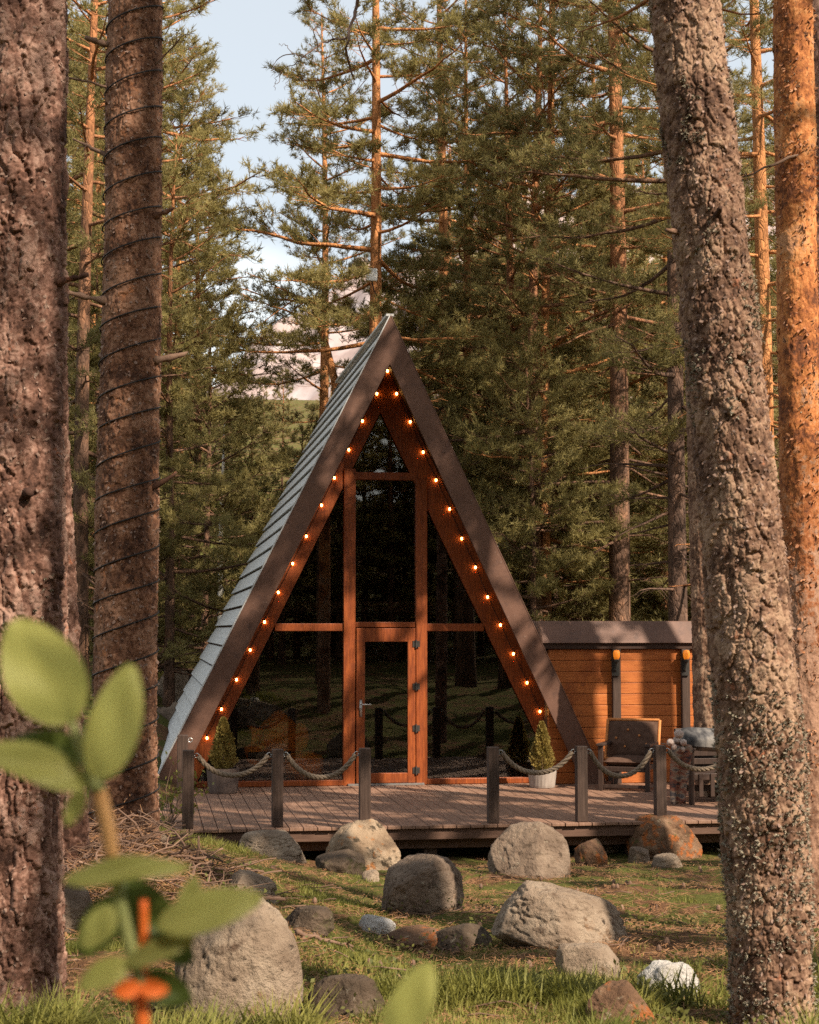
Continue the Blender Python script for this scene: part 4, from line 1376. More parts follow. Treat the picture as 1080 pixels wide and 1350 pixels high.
pine_px('tall_b', 190, 30, 'dark pine crown behind the cable-wrapped trunk against the blue sky', rz=.5, sc=.95)
pine_px('dense_a', 108, 27, 'dark bushy pine filling the gap between the two big foreground trunks', rz=1.5)
pine_px('dense_b', 225, 28, 'bushy green pine behind the pinkish boulder near the roof foot', rz=4.0, sc=.8)
pine_px('young', 272, 31, 'young sunlit pine on the rise beside the roof boards', rz=1.0)
pine_px('young', 390, 34, 'young pine peeping over the grey roof near the crooked orange trunk', rz=2.0, sc=.8)
pine_px('young', 560, 33, 'young pine showing over the right gable shoulder', rz=.1, sc=1.2)
pine_px('tall_a', 20, 33, 'tall pine behind the thick furrowed trunk at the picture edge', rz=3.3)
pine_px('dense_b', 845, 44, 'small bushy pine with a thin orange stem over the annex roof', bark='bark_orange', rz=2.0)
pine_px('young', 700, 30, 'young pine just above the corner where the annex roof meets the cabin', rz=.1, sc=1.0)
pine_px('young', 930, 31, 'young pine above the annex roof end behind the flared mid trunk', rz=4.1, sc=1.0)
pine_px('young', 775, 33, 'young pine above the middle of the annex roof', rz=5.1, sc=.9)

pine_px('tall_b', 425, 44, 'tall thin-crowned pine behind the open-crowned one, filling the sky above the grey roof', bark='bark_orange', rz=2.9, sc=.95)
pine_px('tall_a', 585, 39, 'tall feathery pine rising over the right gable slope beside the open sky', bark='bark_orange', rz=.9, sc=.95)
pine_px('open', 236, 44, 'open pine showing through behind the dark crown by the wrapped trunk', bark='bark_orange', rz=2.2, sc=.85)

# the dense wood behind, indistinguishable one from another
_r = random.Random(77)
n_far = 0
for row, Yr in enumerate((43, 48, 54, 61, 69, 78, 90, 104, 122, 145)):
    x_lo = at(-60, 700, Yr)[0]; x_hi = at(1140, 700, Yr)[0]
    nrow = max(5, int((x_hi - x_lo) / (3.6 + .022 * Yr)))
    for k in range(nrow):
        X = x_lo + (x_hi - x_lo) * (k + _r.uniform(.1, .9)) / nrow
        Y = Yr + _r.uniform(-2.5, 2.5)
        pxx = 195 + F * X / Y
        sc = _r.uniform(.75, 1.1)
        key = 'far_b' if _r.random() < .55 else 'far_a'
        if 200 < pxx < 560:                     # the opening where sky and mountain show
            key = 'far_b'; sc = _r.uniform(.34, .5)
            if Yr > 80: sc *= .7
        pine(key, X, Y, 'pine of the dense wood on the slope behind the cabin', sc=sc, rz=_r.uniform(0, 6), needles='needles_far',
             bark='bark_orange' if _r.random() < .4 else 'bark', group='pines of the dense wood behind the cabin')

# young pines filling the wood
_r = random.Random(41)
for k in range(34):
    Y = _r.uniform(28, 46)
    px_ = _r.uniform(-20, 1090)
    X = at(px_, 700, Y)[0]
    op = 215 < px_ < 560
    key = 'young' if (op or _r.random() < .5) else 'dense_b'
    if not op and _r.random() < .25: key = 'dense_a'
    pine(key, X, Y, 'young bushy pine of the undergrowth behind the cabin', sc=_r.uniform(.55, .75) if op else _r.uniform(.8, 1.15), rz=_r.uniform(0, 6),
         bark='bark_orange' if _r.random() < .4 else 'bark', group='young pines of the undergrowth')

# crooked orange tree, birch
def crooked():
    g = at(446, 520, 33); z = float(ground_z(g[0], 33))
    P = [at(*p, 33) for p in ((452, 640), (447, 560), (441, 500), (431, 460), (420, 425), (412, 402), (404, 396), (392, 392))]
    P = [np.array([g[0] + .1, 33, z - .2])] + P
    root = thing('crooked_pine', 'crooked bare orange trunk bending over above the grey roof', 'pine tree', (g[0] + .1, 33, z))
    part('trunk', MB().tube(P, np.linspace(.10, .045, len(P)), 8), M['bark_orange'], root, True)
    rng = np.random.default_rng(4)
    TP = []; TD = []; mb = MB()
    for k in range(26):
        i = rng.integers(5, len(P)); q = P[i]
        d = rng.normal(size=3) * (1, 1, .5); d /= np.linalg.norm(d); l = rng.uniform(.5, 1.3)
        e = q + d * l; mb.tube([q, (q + e) / 2 + rng.normal(0, .05, 3), e], [.018, .012, .004], 4, False)
        for c in range(12):
            TP.append(q + (e - q) * rng.uniform(.4, 1.05) + rng.normal(0, .06, 3)); TD.append(np.array([0, 0, 1.]) + d * .5)
    V, T = tufts(np.array(TP), np.array(TD), 14, .11, .012, rng)
    part('limbs', mb, M['bark_orange'], root); c = MB(); c.add(V, [T]); part('crown', c, M['needles'], root)


crooked()


def birch():
    b = at(292, 800, 34); z = float(ground_z(b[0], 34))
    root = thing('birch_tree', 'slim white birch stem standing in the shade beside the grey roof boards', 'birch tree', (b[0], 34, z))
    P = [np.array([b[0], 34, z - .2]), at(291, 800, 34), at(290, 720, 34), at(293, 650, 34), at(296, 560, 34)]
    part('trunk', MB().tube(P, [.075, .06, .05, .035, .012], 8), M['birch'], root, True)
    rng = np.random.default_rng(14); LP = []; LD = []; mb = MB()
    for k in range(22):
        t = rng.uniform(.45, 1); q = P[1] * (1 - t) + P[4] * t
        d = rng.normal(size=3) * (1, 1, .3) + (0, 0, .3); d /= np.linalg.norm(d); l = rng.uniform(.3, .9)
        e = q + d * l; mb.tube([q, e], [.010, .003], 4, False)
        for c in range(26):
            LP.append(q + (e - q) * rng.uniform(.3, 1.1) + rng.normal(0, .09, 3)); LD.append(rng.normal(size=3) + (0, 0, -.4))
    V, Q = leaf_cloud(np.array(LP), np.array(LD), .07, rng)
    part('limbs', mb, M['twig'], root); c = MB(); c.add(V, [Q]); part('crown', c, M['birch_leaf'], root)


birch()

# unseen pines: some placed for the shade they throw, others stand in the glass
def sun_tree(px, py, Yw, t, key='shade', sc=1.0, rz=0.0, dz=0):
    w = at(px, py, Yw)
    X = w[0] + math.sin(SUN_AZ) * t; Y = Yw - math.cos(SUN_AZ) * t
    pine(key, X, Y, 'tall unseen pine, placed to throw shade over the cabin and clearing', sc=sc, rz=rz, group='pines across the clearing')


sun_tree(866, 900, 21.75, 8.5, sc=1.3, rz=.3)
sun_tree(768, 900, 21.75, 9.0, sc=1.12, rz=2.1)
sun_tree(545, 480, 21.2, 9.0, key='dapple', sc=1.15, rz=1.1)
sun_tree(640, 700, 21.3, 11.0, key='dapple', sc=1.15, rz=4.1)
sun_tree(850, 1240, 9.5, 8.0, sc=1.15, rz=.7)
sun_tree(880, 1170, 13.2, 8.5, sc=1.15, rz=2.7)
sun_tree(560, 1060, 18.6, 15.5, key='dapple', sc=1.1, rz=3.3)
sun_tree(650, 1060, 18.6, 13.0, key='dapple', sc=1.05, rz=.3)
sun_tree(350, 1060, 19.2, 16.5, key='dapple', sc=1.2, rz=1.3)
sun_tree(400, 700, 21.4, 13.0, key='dapple', sc=1.3, rz=5.3)
sun_tree(690, 1180, 12.0, 9.5, sc=1.0, rz=2.8)
sun_tree(165, 700, 12.0, 17.0, sc=1.45, rz=.5)
sun_tree(45, 700, 6.9, 8.0, sc=.7, rz=1.9)
for (X, Y, key, sc, rz) in [(19, -3, 'shade', 1.1, 4.0), (5.5, -9, 'shade', 1.0, 5.0), (1.5, -7, 'shade', .9, 1.7), (-2.5, -9, 'tall_b', 1.0, .6),
                            (1.0, -14, 'tall_a', .95, 2.9), (-6, -5, 'shade', 1.0, 3.6)]:
    pine(key, X, Y, 'tall unseen pine, placed to throw shade over the cabin and clearing', sc=sc, rz=rz, group='pines across the clearing')
_r = random.Random(15)
for k in range(26):
    pine(_r.choice(('dense_a', 'far_b')), 1 + k * .8 + _r.uniform(-.5, .5), -15 - 9 * ((k * .618) % 1), 'tall unseen pine, placed to throw shade over the cabin and clearing',
         sc=_r.uniform(.85, 1.0), rz=_r.uniform(0, 6), group='pines across the clearing')
for k in range(22):
    pine(_r.choice(('dense_b', 'young')), -4 + k * 1.1 + _r.uniform(-.5, .5), -21 - 12 * ((k * .618) % 1), 'tall unseen pine, placed to throw shade over the cabin and clearing',
         sc=_r.uniform(.8, 1.0), rz=_r.uniform(0, 6), group='pines across the clearing')
_r = random.Random(5)
for k in range(64):
    Y = -16 - 50 * (k / 64) ** 1.3 + _r.uniform(-2, 2)
    pine(_r.choice(('far_a', 'far_b', 'tall_b', 'dense_a')), _r.uniform(-30, 26), Y, 'tall unseen pine, placed to throw shade over the cabin and clearing',
         sc=_r.uniform(.9, 1.25), rz=_r.uniform(0, 6), group='pines across the clearing')


# ------------------------------------------------------------------ near trunks with modelled bark
def near_trunk(name, label, pts, Y, style, mat, seed, nu, dv, crown_key='shade', crown_sc=1.0, top_z=None, flare=.0, extra=None, crown=True, cat='pine tree', terr=.0028):
    """pts: list of (px, py, width px) centre line in the photograph at depth Y, from the top down; the foot stands on the ground"""
    pts = sorted(pts, key=lambda p: p[1])
    C3 = np.array([at(p[0], p[1], Y) for p in pts]); Rr = np.array([p[2] * .5 * Y / F for p in pts])
    # extend up to top_z and down into the ground
    up = (C3[0] - C3[1]) / (C3[0][2] - C3[1][2])
    zt = C3[0][2] + .6 if top_z is None else top_z
    C3 = np.vstack([C3[0] + up * (zt - C3[0][2]), C3]); Rr = np.concatenate([[Rr[0] * .98], Rr])
    foot = C3[-1].copy(); gz = float(ground_z(foot[0], Y))
    if foot[2] > gz - .15:
        dn = (C3[-1] - C3[-2]) / (C3[-2][2] - C3[-1][2]) * .3
        C3 = np.vstack([C3, [foot[0] + dn[0], Y, gz - .2]]); Rr = np.concatenate([Rr, [Rr[-1] * 1.06]])
    o = np.argsort(C3[:, 2]); C3 = C3[o]; Rr = Rr[o]
    nv = int((C3[-1, 2] - C3[0, 2]) / dv)
    z = np.linspace(C3[0, 2], C3[-1, 2], nv)
    # smooth centre line
    def sm(col):
        y = np.interp(z, C3[:, 2], col)
        k = max(3, int(.35 / dv)) | 1
        yp = np.pad(y, k // 2, mode='reflect', reflect_type='odd')
        return np.convolve(yp, np.ones(k) / k, 'valid')
    cx, cy, rr = sm(C3[:, 0]), sm(C3[:, 1]), sm(Rr)
    rr = rr * (1 + flare * np.exp(-np.clip(z - gz, 0, 9) / .22))
    a = np.arange(nu) * 2 * math.pi / nu
    A, Zg = np.meshgrid(a, z)
    R0 = float(rr.mean()); circ = 2 * math.pi * R0
    xx = np.cos(A); yy = np.sin(A)
    # slow wobble of the section
    d = .045 * R0 * fbm(xx * 1.2 + seed, yy * 1.2, Zg * 1.1, seed, 3) * 2
    wu = fbm(xx * R0 * 9, yy * R0 * 9, Zg * 7, seed + 3, 3) * .8 + fbm(xx * R0 * 45, yy * R0 * 45, Zg * 38, seed + 5, 3) * .45
    wv = fbm(xx * R0 * 9 + 50, yy * R0 * 9, Zg * 7, seed + 4, 3) * .8 + fbm(xx * R0 * 45 + 50, yy * R0 * 45, Zg * 38, seed + 6, 3) * .45
    U = A / (2 * math.pi)
    plate = np.zeros_like(A)
    for (cw, chh, hgt, edge, tilt, wf) in style:
        ncell = max(6, int(round(circ / cw)))
        f1, f2, idr, ou, ov = vor(np.mod(U * ncell + wu * wf, ncell), Zg / chh + wv * wf, ncell, seed + int(cw * 1000))
        body = sstep(.01, edge, f2 - f1)
        d = d + hgt * body * (.35 + .9 * idr + tilt * (-ov * .9 + ou * (idr - .5)))
        plate = plate * .45 + idr * .55
    # thin layers flaking off in steps
    tn = fbm(xx * R0 * 22 + wu * .25, yy * R0 * 22, Zg * 13 + wv * .25, seed + 12, 5, .6) * 4.5
    lv = np.floor(tn); stp = lv + sstep(.0, .14, tn - lv)
    d = d + terr * stp
    plate = np.clip(plate * .7 + .3 * (np.mod(stp * .37, 1.0)), 0, 1)
    d = d + .0022 * fbm(xx * R0 * 60, yy * R0 * 60, Zg * 60, seed + 8, 4, .65)
    for (ez, ea, er, eh) in (extra or []):       # swellings and knots
        da = np.angle(np.exp(1j * (A - ea))) * R0
        d = d + eh * np.exp(-((Zg - ez) ** 2 + da ** 2) / er ** 2)
    rad = rr[:, None] + d - .006
    V = np.stack([cx[:, None] + rad * xx, cy[:, None] + rad * yy, Zg], -1).reshape(-1, 3)
    i = np.arange(nv - 1)[:, None] * nu; j = np.arange(nu)[None]; j2 = (j + 1) % nu
    Q = np.stack([i + j, i + j2, i + nu + j2, i + nu + j], -1).reshape(-1, 4)
    loc = np.array([np.interp(gz, z, cx), np.interp(gz, z, cy), gz])
    root = thing(name, label, cat, loc)
    me = raw_mesh('trunk', V - loc, [Q], True, {'plate': plate.ravel()})
    link('trunk', me, mat, root)
    if crown:
        # the rest of the stem and the crown, above the picture
        tp = np.array([cx[-1], cy[-1], z[-1]])
        H = 17.5
        hz = np.linspace(z[-1] - gz - .02, H, 16)
        path = np.stack([np.full(16, tp[0] - loc[0]) + .1 * np.sin(hz), np.full(16, tp[1] - loc[1]) + .1 * np.cos(hz * .8), hz], 1)
        path[:, 0] -= path[0, 0] - (tp[0] - loc[0]); path[:, 1] -= path[0, 1] - (tp[1] - loc[1])
        t0 = np.clip(hz / H, 0, 1)
        k_ = rr[-1] / ((1 - t0[0]) ** .75)
        tr, cr = pine_mesh(seed=seed, H=H, r0=k_ - .012, base=.58, Lmax=2.4, nbr=26, dead=0, dens=.8, n_need=10, nl=.14, nw=.018, path=path)
        link('upper_trunk', tr.mesh('upper_trunk', smooth=True), M['bark'], root)
        link('crown', cr.mesh('crown'), M['needles'], root)

    def surf(px, py, out=0.0):
        """point on the camera side of the trunk at picture height py, px offset"""
        q = at(px, py, Y)
        zc = q[2]; X0 = np.interp(zc, z, cx); Y0 = np.interp(zc, z, cy); r_ = np.interp(zc, z, rr)
        dx = np.clip(q[0] - X0, -r_ * .98, r_ * .98)
        return np.array([X0 + dx, Y0 - math.sqrt(max(r_ * r_ - dx * dx, 0)), zc]), np.array([dx / r_, -math.sqrt(max(1 - (dx / r_) ** 2, 0)), 0])
    return root, surf, (z, cx, cy, rr, V.reshape(nv, nu, 3))


def stub(root, surf, px, py, vec, L, r, mat, seed, name='branch_stub', twigs=0):
    q, n = surf(px, py)
    v = np.array(vec, float); v /= np.linalg.norm(v)
    rng = np.random.default_rng(seed)
    t = np.linspace(0, 1, 9)
    P = q - v * .03 + np.outer(t * (L + .03), v) + np.cumsum(rng.normal(0, .018 * L, (9, 3)), 0)
    P[:, 2] += .12 * L * t ** 2 * rng.uniform(-1, 1)
    mb = MB(); mb.tube(P, r * .72 * (1.6 - t * 1.0) * (1 + .22 * rng.normal(size=9)), 7)
    for k in range(twigs):
        i = rng.integers(3, 9); d = v + rng.normal(0, .7, 3); d /= np.linalg.norm(d)
        l = L * rng.uniform(.2, .5)
        mb.tube([P[i], P[i] + d * l * .5 + rng.normal(0, .02, 3), P[i] + d * l + (0, 0, -.05)], [r * .4, r * .25, r * .1], 4, False)
    part(name, mb, mat, root, True)


SCALY = [(.056, .11, .0100, .18, .2, .5), (.024, .040, .0050, .14, .35, .6)]
FURROW = [(.058, .24, .017, .26, .2, .5), (.030, .060, .0055, .2, .45, .6)]
THIN = [(.12, .20, .0012, .05, .1, .7)]

rt_root, rt_surf, rt_dat = near_trunk('leaning_pine', 'scaly grey-brown pine trunk leaning across the front, crusted with grey lichen',
    [(902, 0, 92), (920, 170, 95), (938, 330, 98), (955, 480, 101), (972, 640, 104), (988, 800, 108), (1000, 950, 112), (1008, 1110, 108), (1014, 1250, 106), (1018, 1350, 108)],
    6.15, SCALY, M['bark_near'], 11, 300, .0038)
lt_root, lt_surf, lt_dat = near_trunk('furrowed_pine', 'thick furrowed pine trunk at the edge of the picture beside the leafy shoot',
    [(20, 0, 128), (21, 300, 122), (18, 500, 120), (19, 900, 124), (14, 1200, 124), (10, 1340, 134)],
    6.9, FURROW, M['bark_left'], 12, 300, .0042, flare=.06)
wt_root, wt_surf, wt_dat = near_trunk('cable_wrapped_pine', 'warm brown pine trunk with a thin black cable wound round it',
    [(178, 0, 70), (174, 300, 72), (171, 500, 76), (166, 800, 80), (164, 1000, 82), (163, 1112, 88)],
    12.0, [(.07, .13, .006, .2, .3, .55), (.03, .05, .004, .2, .5, .6)], M['bark_wrapped'], 13, 220, .0065, flare=.10)
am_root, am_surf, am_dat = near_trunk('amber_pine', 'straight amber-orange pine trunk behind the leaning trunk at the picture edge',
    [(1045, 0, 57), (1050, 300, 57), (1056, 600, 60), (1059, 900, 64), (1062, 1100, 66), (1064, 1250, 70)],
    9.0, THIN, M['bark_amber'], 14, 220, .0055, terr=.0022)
near_trunk('slim_edge_pine', 'dim slim pine trunk at the picture edge behind the amber trunk',
    [(1074, 0, 30), (1082, 500, 34), (1086, 1000, 36)], 13.0, [(.06, .11, .008, .3, .5, .55)], M['bark_left'], 15, 90, .016)
near_trunk('slender_pine', 'slender pine trunk standing half behind the thick furrowed trunk',
    [(66, 300, 26), (74, 600, 30), (84, 800, 34), (92, 1000, 36), (96, 1100, 40)], 10.6, [(.05, .12, .009, .3, .5, .55), (.025, .04, .005, .3, .7, .5)], M['bark_left'], 16, 110, .010)
near_trunk('flared_pine', 'weathered mid-distance pine trunk standing at the end of the orange annex wall',
    [(916, 380, 30), (922, 560, 32), (929, 760, 36), (934, 900, 40), (940, 1000, 46), (942, 1070, 50)], 19.9, [(.07, .16, .010, .3, .4, .55), (.03, .06, .006, .3, .7, .5)], M['bark_near'], 17, 100, .016)

stub(wt_root, wt_surf, 205, 290, (.8, -.2, .35), .16, .022, M['bark_wrapped'], 1)
stub(wt_root, wt_surf, 203, 645, (.85, -.2, .45), .20, .022, M['bark_wrapped'], 2)
stub(wt_root, wt_surf, 205, 478, (.9, .1, .25), .22, .03, M['twig'], 3)
stub(wt_root, wt_surf, 140, 62, (-.9, -.1, .1), .17, .03, M['twig'], 4)
stub(wt_root, wt_surf, 142, 118, (-1, -.2, .12), .55, .010, M['twig'], 5, twigs=7)
stub(wt_root, wt_surf, 140, 205, (-.9, .2, .5), .28, .016, M['twig'], 6, twigs=3)
stub(wt_root, wt_surf, 206, 90, (.7, -.3, .6), .30, .008, M['twig'], 7, twigs=6)
stub(wt_root, wt_surf, 140, 400, (-.9, -.1, .15), .30, .026, M['twig'], 8, twigs=3)
stub(lt_root, lt_surf, 77, 375, (.9, -.2, .1), .13, .022, M['bark_left'], 9)
stub(lt_root, lt_surf, 40, 655, (.3, -.9, .1), .05, .03, M['bark_left'], 10)
stub(rt_root, rt_surf, 893, 310, (-.9, -.3, .05), .06, .016, M['bark_near'], 11)
stub(rt_root, rt_surf, 930, 295, (-.1, -.9, .15), .06, .02, M['bark_near'], 12)
stub(am_root, am_surf, 1033, 215, (-.9, -.1, -.3), .45, .008, M['twig'], 13, twigs=5)


def lichen(root, dat, n, seed, thr, size, off=0.0):
    z, cx, cy, rr, V = dat
    rng = np.random.default_rng(seed)
    nv, nu = V.shape[:2]
    i = rng.integers(0, nv, n * 8); j = rng.integers(0, nu, n * 8)
    a = j / nu * 2 * math.pi
    m = fbm(np.cos(a) * .5 + seed, np.sin(a) * .5, z[i] * 2.0, seed, 4) + .25 * fbm(np.cos(a) * 4, np.sin(a) * 4, z[i] * 14, seed + 2, 3)
    k = np.where((m > thr) & (np.sin(a) < .35))[0][:n]
    P = V[i[k], j[k]]; N_ = np.stack([np.cos(a[k]), np.sin(a[k]), np.zeros(len(k))], 1)
    W, T = tufts(P + N_ * .003, N_ * 1.1, 9, size, size * .55, rng, 1.1)
    mb = MB(); mb.add(W, [T])
    part('lichen', mb, M['lichen'], root)


def flakes(root, dat, n, seed, size, mat, thr=-1, out=.5):
    z, cx, cy, rr, V = dat
    rng = np.random.default_rng(seed)
    nv, nu = V.shape[:2]
    i = rng.integers(0, nv, n * 2); j = rng.integers(0, nu, n * 2)
    a = j / nu * 2 * math.pi
    m = fbm(np.cos(a) * 1.5 + seed, np.sin(a) * 1.5, z[i] * 5.0, seed, 4)
    k = np.where((m > thr) & (np.sin(a) < .4))[0][:n]
    N_ = np.stack([np.cos(a[k]), np.sin(a[k]), np.zeros(len(k))], 1)
    Tn = np.stack([-np.sin(a[k]), np.cos(a[k]), np.zeros(len(k))], 1)
    ph = rng.uniform(0, 2 * math.pi, len(k))[:, None]
    D = Tn * np.cos(ph) + np.array([0, 0, 1.0]) * np.sin(ph)
    S = -Tn * np.sin(ph) + np.array([0, 0, 1.0]) * np.cos(ph)
    D = D + N_ * rng.uniform(.1, out, (len(k), 1)); S = S + N_ * rng.uniform(-.3, .3, (len(k), 1))
    L = size * rng.uniform(.5, 1.5, (len(k), 1)); W_ = L * rng.uniform(.3, .7, (len(k), 1))
    P = V[i[k], j[k]] + N_ * .001
    c = np.stack([P - S * W_ * .5, P + S * W_ * .45, P + D * L * .6 + S * W_ * .6 + N_ * L * .12, P + D * L + S * W_ * .1 + N_ * L * .3, P + D * L * .7 - S * W_ * .5 + N_ * L * .15], 1).reshape(-1, 3)
    mb = MB(); mb.add(c, [np.arange(len(k) * 5).reshape(-1, 5)])
    part('bark_flakes', mb, mat, root)


M['flake'] = noisy('bark_flakes', [(0.25, (0.12, 0.070, 0.050)), (0.5, (0.22, 0.14, 0.105)), (0.75, (0.34, 0.24, 0.19))], 14, (1, 1, 1), 0.85, 0)
M['flake_o'] = noisy('amber_bark_flakes', [(0.3, (0.10, 0.040, 0.02)), (0.5, (0.30, 0.12, 0.05)), (0.75, (0.50, 0.28, 0.16))], 9, (1, 1, 1), 0.7, 0)
flakes(rt_root, rt_dat, 4200, 3, .011, M['flake'])
flakes(lt_root, lt_dat, 2600, 4, .012, M['flake'])
flakes(wt_root, wt_dat, 2600, 5, .018, M['flake'])
flakes(am_root, am_dat, 2600, 6, .016, M['flake_o'], -.05, .8)
lichen(rt_root, rt_dat, 2600, 5, .17, .013)
lichen(lt_root, lt_dat, 700, 6, .18, .012)
lichen(am_root, am_dat, 300, 8, .15, .010)

# thin black cable wound round the second trunk
z, cx, cy, rr, V = wt_dat
turn = .098 * 12 / 12
zz = np.linspace(max(z[0] + .1, 1.15), z[-1] - .02, 2600)
pitch = 0.245
ang = (zz - zz[0]) / pitch * 2 * math.pi
pit_w = np.interp(zz, z, cx), np.interp(zz, z, cy), np.interp(zz, z, rr)
rw = pit_w[2] + .012
# each turn climbs to one side, as it is slung round by hand
P = np.stack([pit_w[0] + rw * np.cos(ang), pit_w[1] + rw * np.sin(ang), zz + .035 * np.cos(ang) + .012 * np.sin(ang * .37)], 1)
mb = MB(); mb.tube(P, .006, 5)
solo('wound_cable', mb, M['cable'], (cx[0], cy[0], zz[0]), 'thin black cable wound in a spiral up the warm brown trunk', 'cable', smooth=True)

# small white box on the pine behind the apex
q = at(490, 363, 30.78)
root = thing('white_box', 'small white box strapped to the pine trunk above the cabin apex', 'box', q)
part('case', MB().box(q[0] - .10, q[0] + .10, q[1] - .09, q[1] + .03, q[2] - .12, q[2] + .12), M['white'], root, bevel=.012)
part('lead', MB().tube([q + (0, -.03, -.12), q + (.05, 0, -.3), q + (.14, .02, -.45), q + (.12, .02, -.8)], .012, 5), M['cable'], root, True)


# ------------------------------------------------------------------ bare boughs hanging into the top of the picture
def bare_bough():
    Y = 17.0
    root = thing('bare_bough', 'dark bare bough hanging from above in front of the open-crowned pine', 'branch', at(440, 30, Y))
    mb = MB()
    for pts, r in [([(478, -30), (470, 10), (462, 35), (458, 60), (464, 100)], .022), ([(458, 50), (440, 52), (420, 60), (402, 74)], .013),
                   ([(402, 74), (385, 70), (365, 78), (358, 95)], .007), ([(402, 74), (388, 85), (372, 92), (366, 112)], .006),
                   ([(420, 60), (412, 40), (424, 28)], .006), ([(440, 52), (432, 40), (416, 36), (414, 30)], .005), ([(462, 90), (468, 110)], .008),
                   ([(385, 72), (378, 60), (368, 58)], .004), ([(372, 92), (362, 104), (362, 120)], .004), ([(395, 80), (384, 100), (374, 118)], .004)]:
        P = np.array([at(x, y, Y + .25 * math.sin(x * .11 + y * .07)) for x, y in pts])
        t = np.linspace(0, 1, len(P)); tt = np.linspace(0, 1, 14)
        Pq = np.stack([np.interp(tt, t, P[:, i]) for i in range(3)], 1)
        Pq += np.random.default_rng(int(pts[0][0])).normal(0, .008, Pq.shape)
        mb.tube(Pq, np.linspace(r, r * .45, 14), 6)
    part('limb', mb, M['twig'], root, True)


bare_bough()


# ------------------------------------------------------------------ ground cover
def scatter_grass():
    rng = np.random.default_rng(99)
    rocks = [(o.location.x, o.location.y, max(o.dimensions.x, o.dimensions.y) * .40) for o in COL.objects if o.name.split('.')[0] in ('boulder', 'stone')]
    n = 420000
    Y = 4.6 + (rng.uniform(0, 1, n) ** 1.35) * 13.5
    X = (rng.uniform(-140, 1130, n) - 195) / F * Y
    cl = fbm(X * 1.6, Y * 1.6, X * 0, 61, 4)
    c2 = fbm(X * 7, Y * 7, X * 0, 63, 3)
    front = sstep(9.6, 5.6, Y)
    rightbare = sstep(2.0, 2.6, X + .06 * (Y - 10)) * sstep(8.0, 9.0, Y)
    p_ = .14 + .38 * front + .75 * cl + .75 * c2 - .36 * rightbare
    lefttop = sstep(1.6, .9, X) * sstep(15.0, 16.6, Y)
    p_ += .5 * lefttop + .22 * sstep(2.3, 1.2, X)
    for (rx, ry, rr_) in rocks:
        q_ = np.hypot(X - rx, Y - ry) / (rr_ / .40 * .5)
        p_ += .45 * sstep(1.7, 1.05, q_)
    keep = (rng.uniform(0, 1, n) < p_) & ~((Y > 17.1) & (X > .2))
    X, Y, cl, front, lt = X[keep], Y[keep], cl[keep], front[keep], lefttop[keep]
    for (rx, ry, rr_) in rocks:
        m = (X - rx) ** 2 + (Y - ry) ** 2 > rr_ ** 2
        X, Y, cl, front, lt = X[m], Y[m], cl[m], front[m], lt[m]
    n = len(X)
    tall = np.clip(fbm(X * 2.3, Y * 2.3, X * 0, 71, 3) * 2.2 + .1, 0, 1)
    h = rng.uniform(.5, 1.25, n) * (.026 + front * (.030 + .16 * tall ** 1.5) + .03 * np.clip(cl * 2, 0, 1) + .07 * lt)
    Z = ground_z(X, Y) - .01
    a = rng.uniform(0, 2 * math.pi, n); ln = rng.uniform(.15, .75, n)
    D = np.stack([np.cos(a) * ln, np.sin(a) * ln, np.ones(n)], 1); D /= np.linalg.norm(D, axis=1)[:, None]
    S = np.stack([-np.sin(a + .6), np.cos(a + .6), np.zeros(n)], 1)
    w = (.0022 + .011 * h)[:, None] * rng.uniform(.7, 1.3, n)[:, None]
    B = np.stack([X, Y, Z], 1)
    m1 = B + D * (h * .5)[:, None]
    D2 = D + np.stack([np.cos(a) * ln * .9, np.sin(a) * ln * .9, -ln * .5], 1)
    tip = m1 + D2 * (h * .55)[:, None]
    V = np.stack([B - S * w, B + S * w, m1 + S * w * .8, m1 - S * w * .8, tip], 1).reshape(-1, 3)
    k = np.arange(n)[:, None] * 5
    Q = k + np.array([[0, 1, 2, 3]]); T = k + np.array([[3, 2, 4]])
    mb = MB(); mb.add(V, [Q, T])
    solo('grass', mb, M['grass'], (2, 9, 0), kind='stuff')
    # dry needles and twigs
    n = 90000
    Y = 4.8 + (rng.uniform(0, 1, n) ** 1.2) * 12.6
    X = (rng.uniform(-140, 1130, n) - 195) / F * Y
    m = (fbm(X * 1.6, Y * 1.6, X * 0, 61, 4) < .25)
    X, Y = X[m], Y[m]; n = len(X)
    Z = ground_z(X, Y) + rng.uniform(.004, .035, n)
    a = rng.uniform(0, 2 * math.pi, n); l = rng.uniform(.02, .075, n); t = rng.uniform(-.35, .35, n)
    D = np.stack([np.cos(a), np.sin(a), t], 1) * l[:, None] / 2
    S = np.stack([-np.sin(a), np.cos(a), rng.uniform(-.4, .6, n)], 1) * .0016
    B = np.stack([X, Y, Z], 1)
    V = np.stack([B - D - S, B + D - S, B + D + S, B - D + S], 1).reshape(-1, 3)
    mb = MB(); mb.add(V, [np.arange(n * 4).reshape(-1, 4)])
    solo('needle_litter', mb, M['litter'], (2, 9, 0), kind='stuff')
    mb = MB()
    for k in range(420):
        y = 5 + rng.uniform() ** 1.2 * 12; x = (rng.uniform(-60, 1100) - 195) / F * y
        a_ = rng.uniform(0, 2 * math.pi); l_ = rng.uniform(.04, .16); z_ = float(ground_z(x, y)) + .018
        d_ = np.array([math.cos(a_), math.sin(a_), rng.uniform(-.1, .25)]) * l_
        c_ = np.array([x, y, z_]); m_ = c_ + rng.normal(0, .012, 3)
        mb.tube([c_ - d_, m_, c_ + d_], [.0045, .004, .002], 5)
    solo('twig_litter', mb, M['twig'], (2, 9, 0), kind='stuff', smooth=True)
    mb = MB()
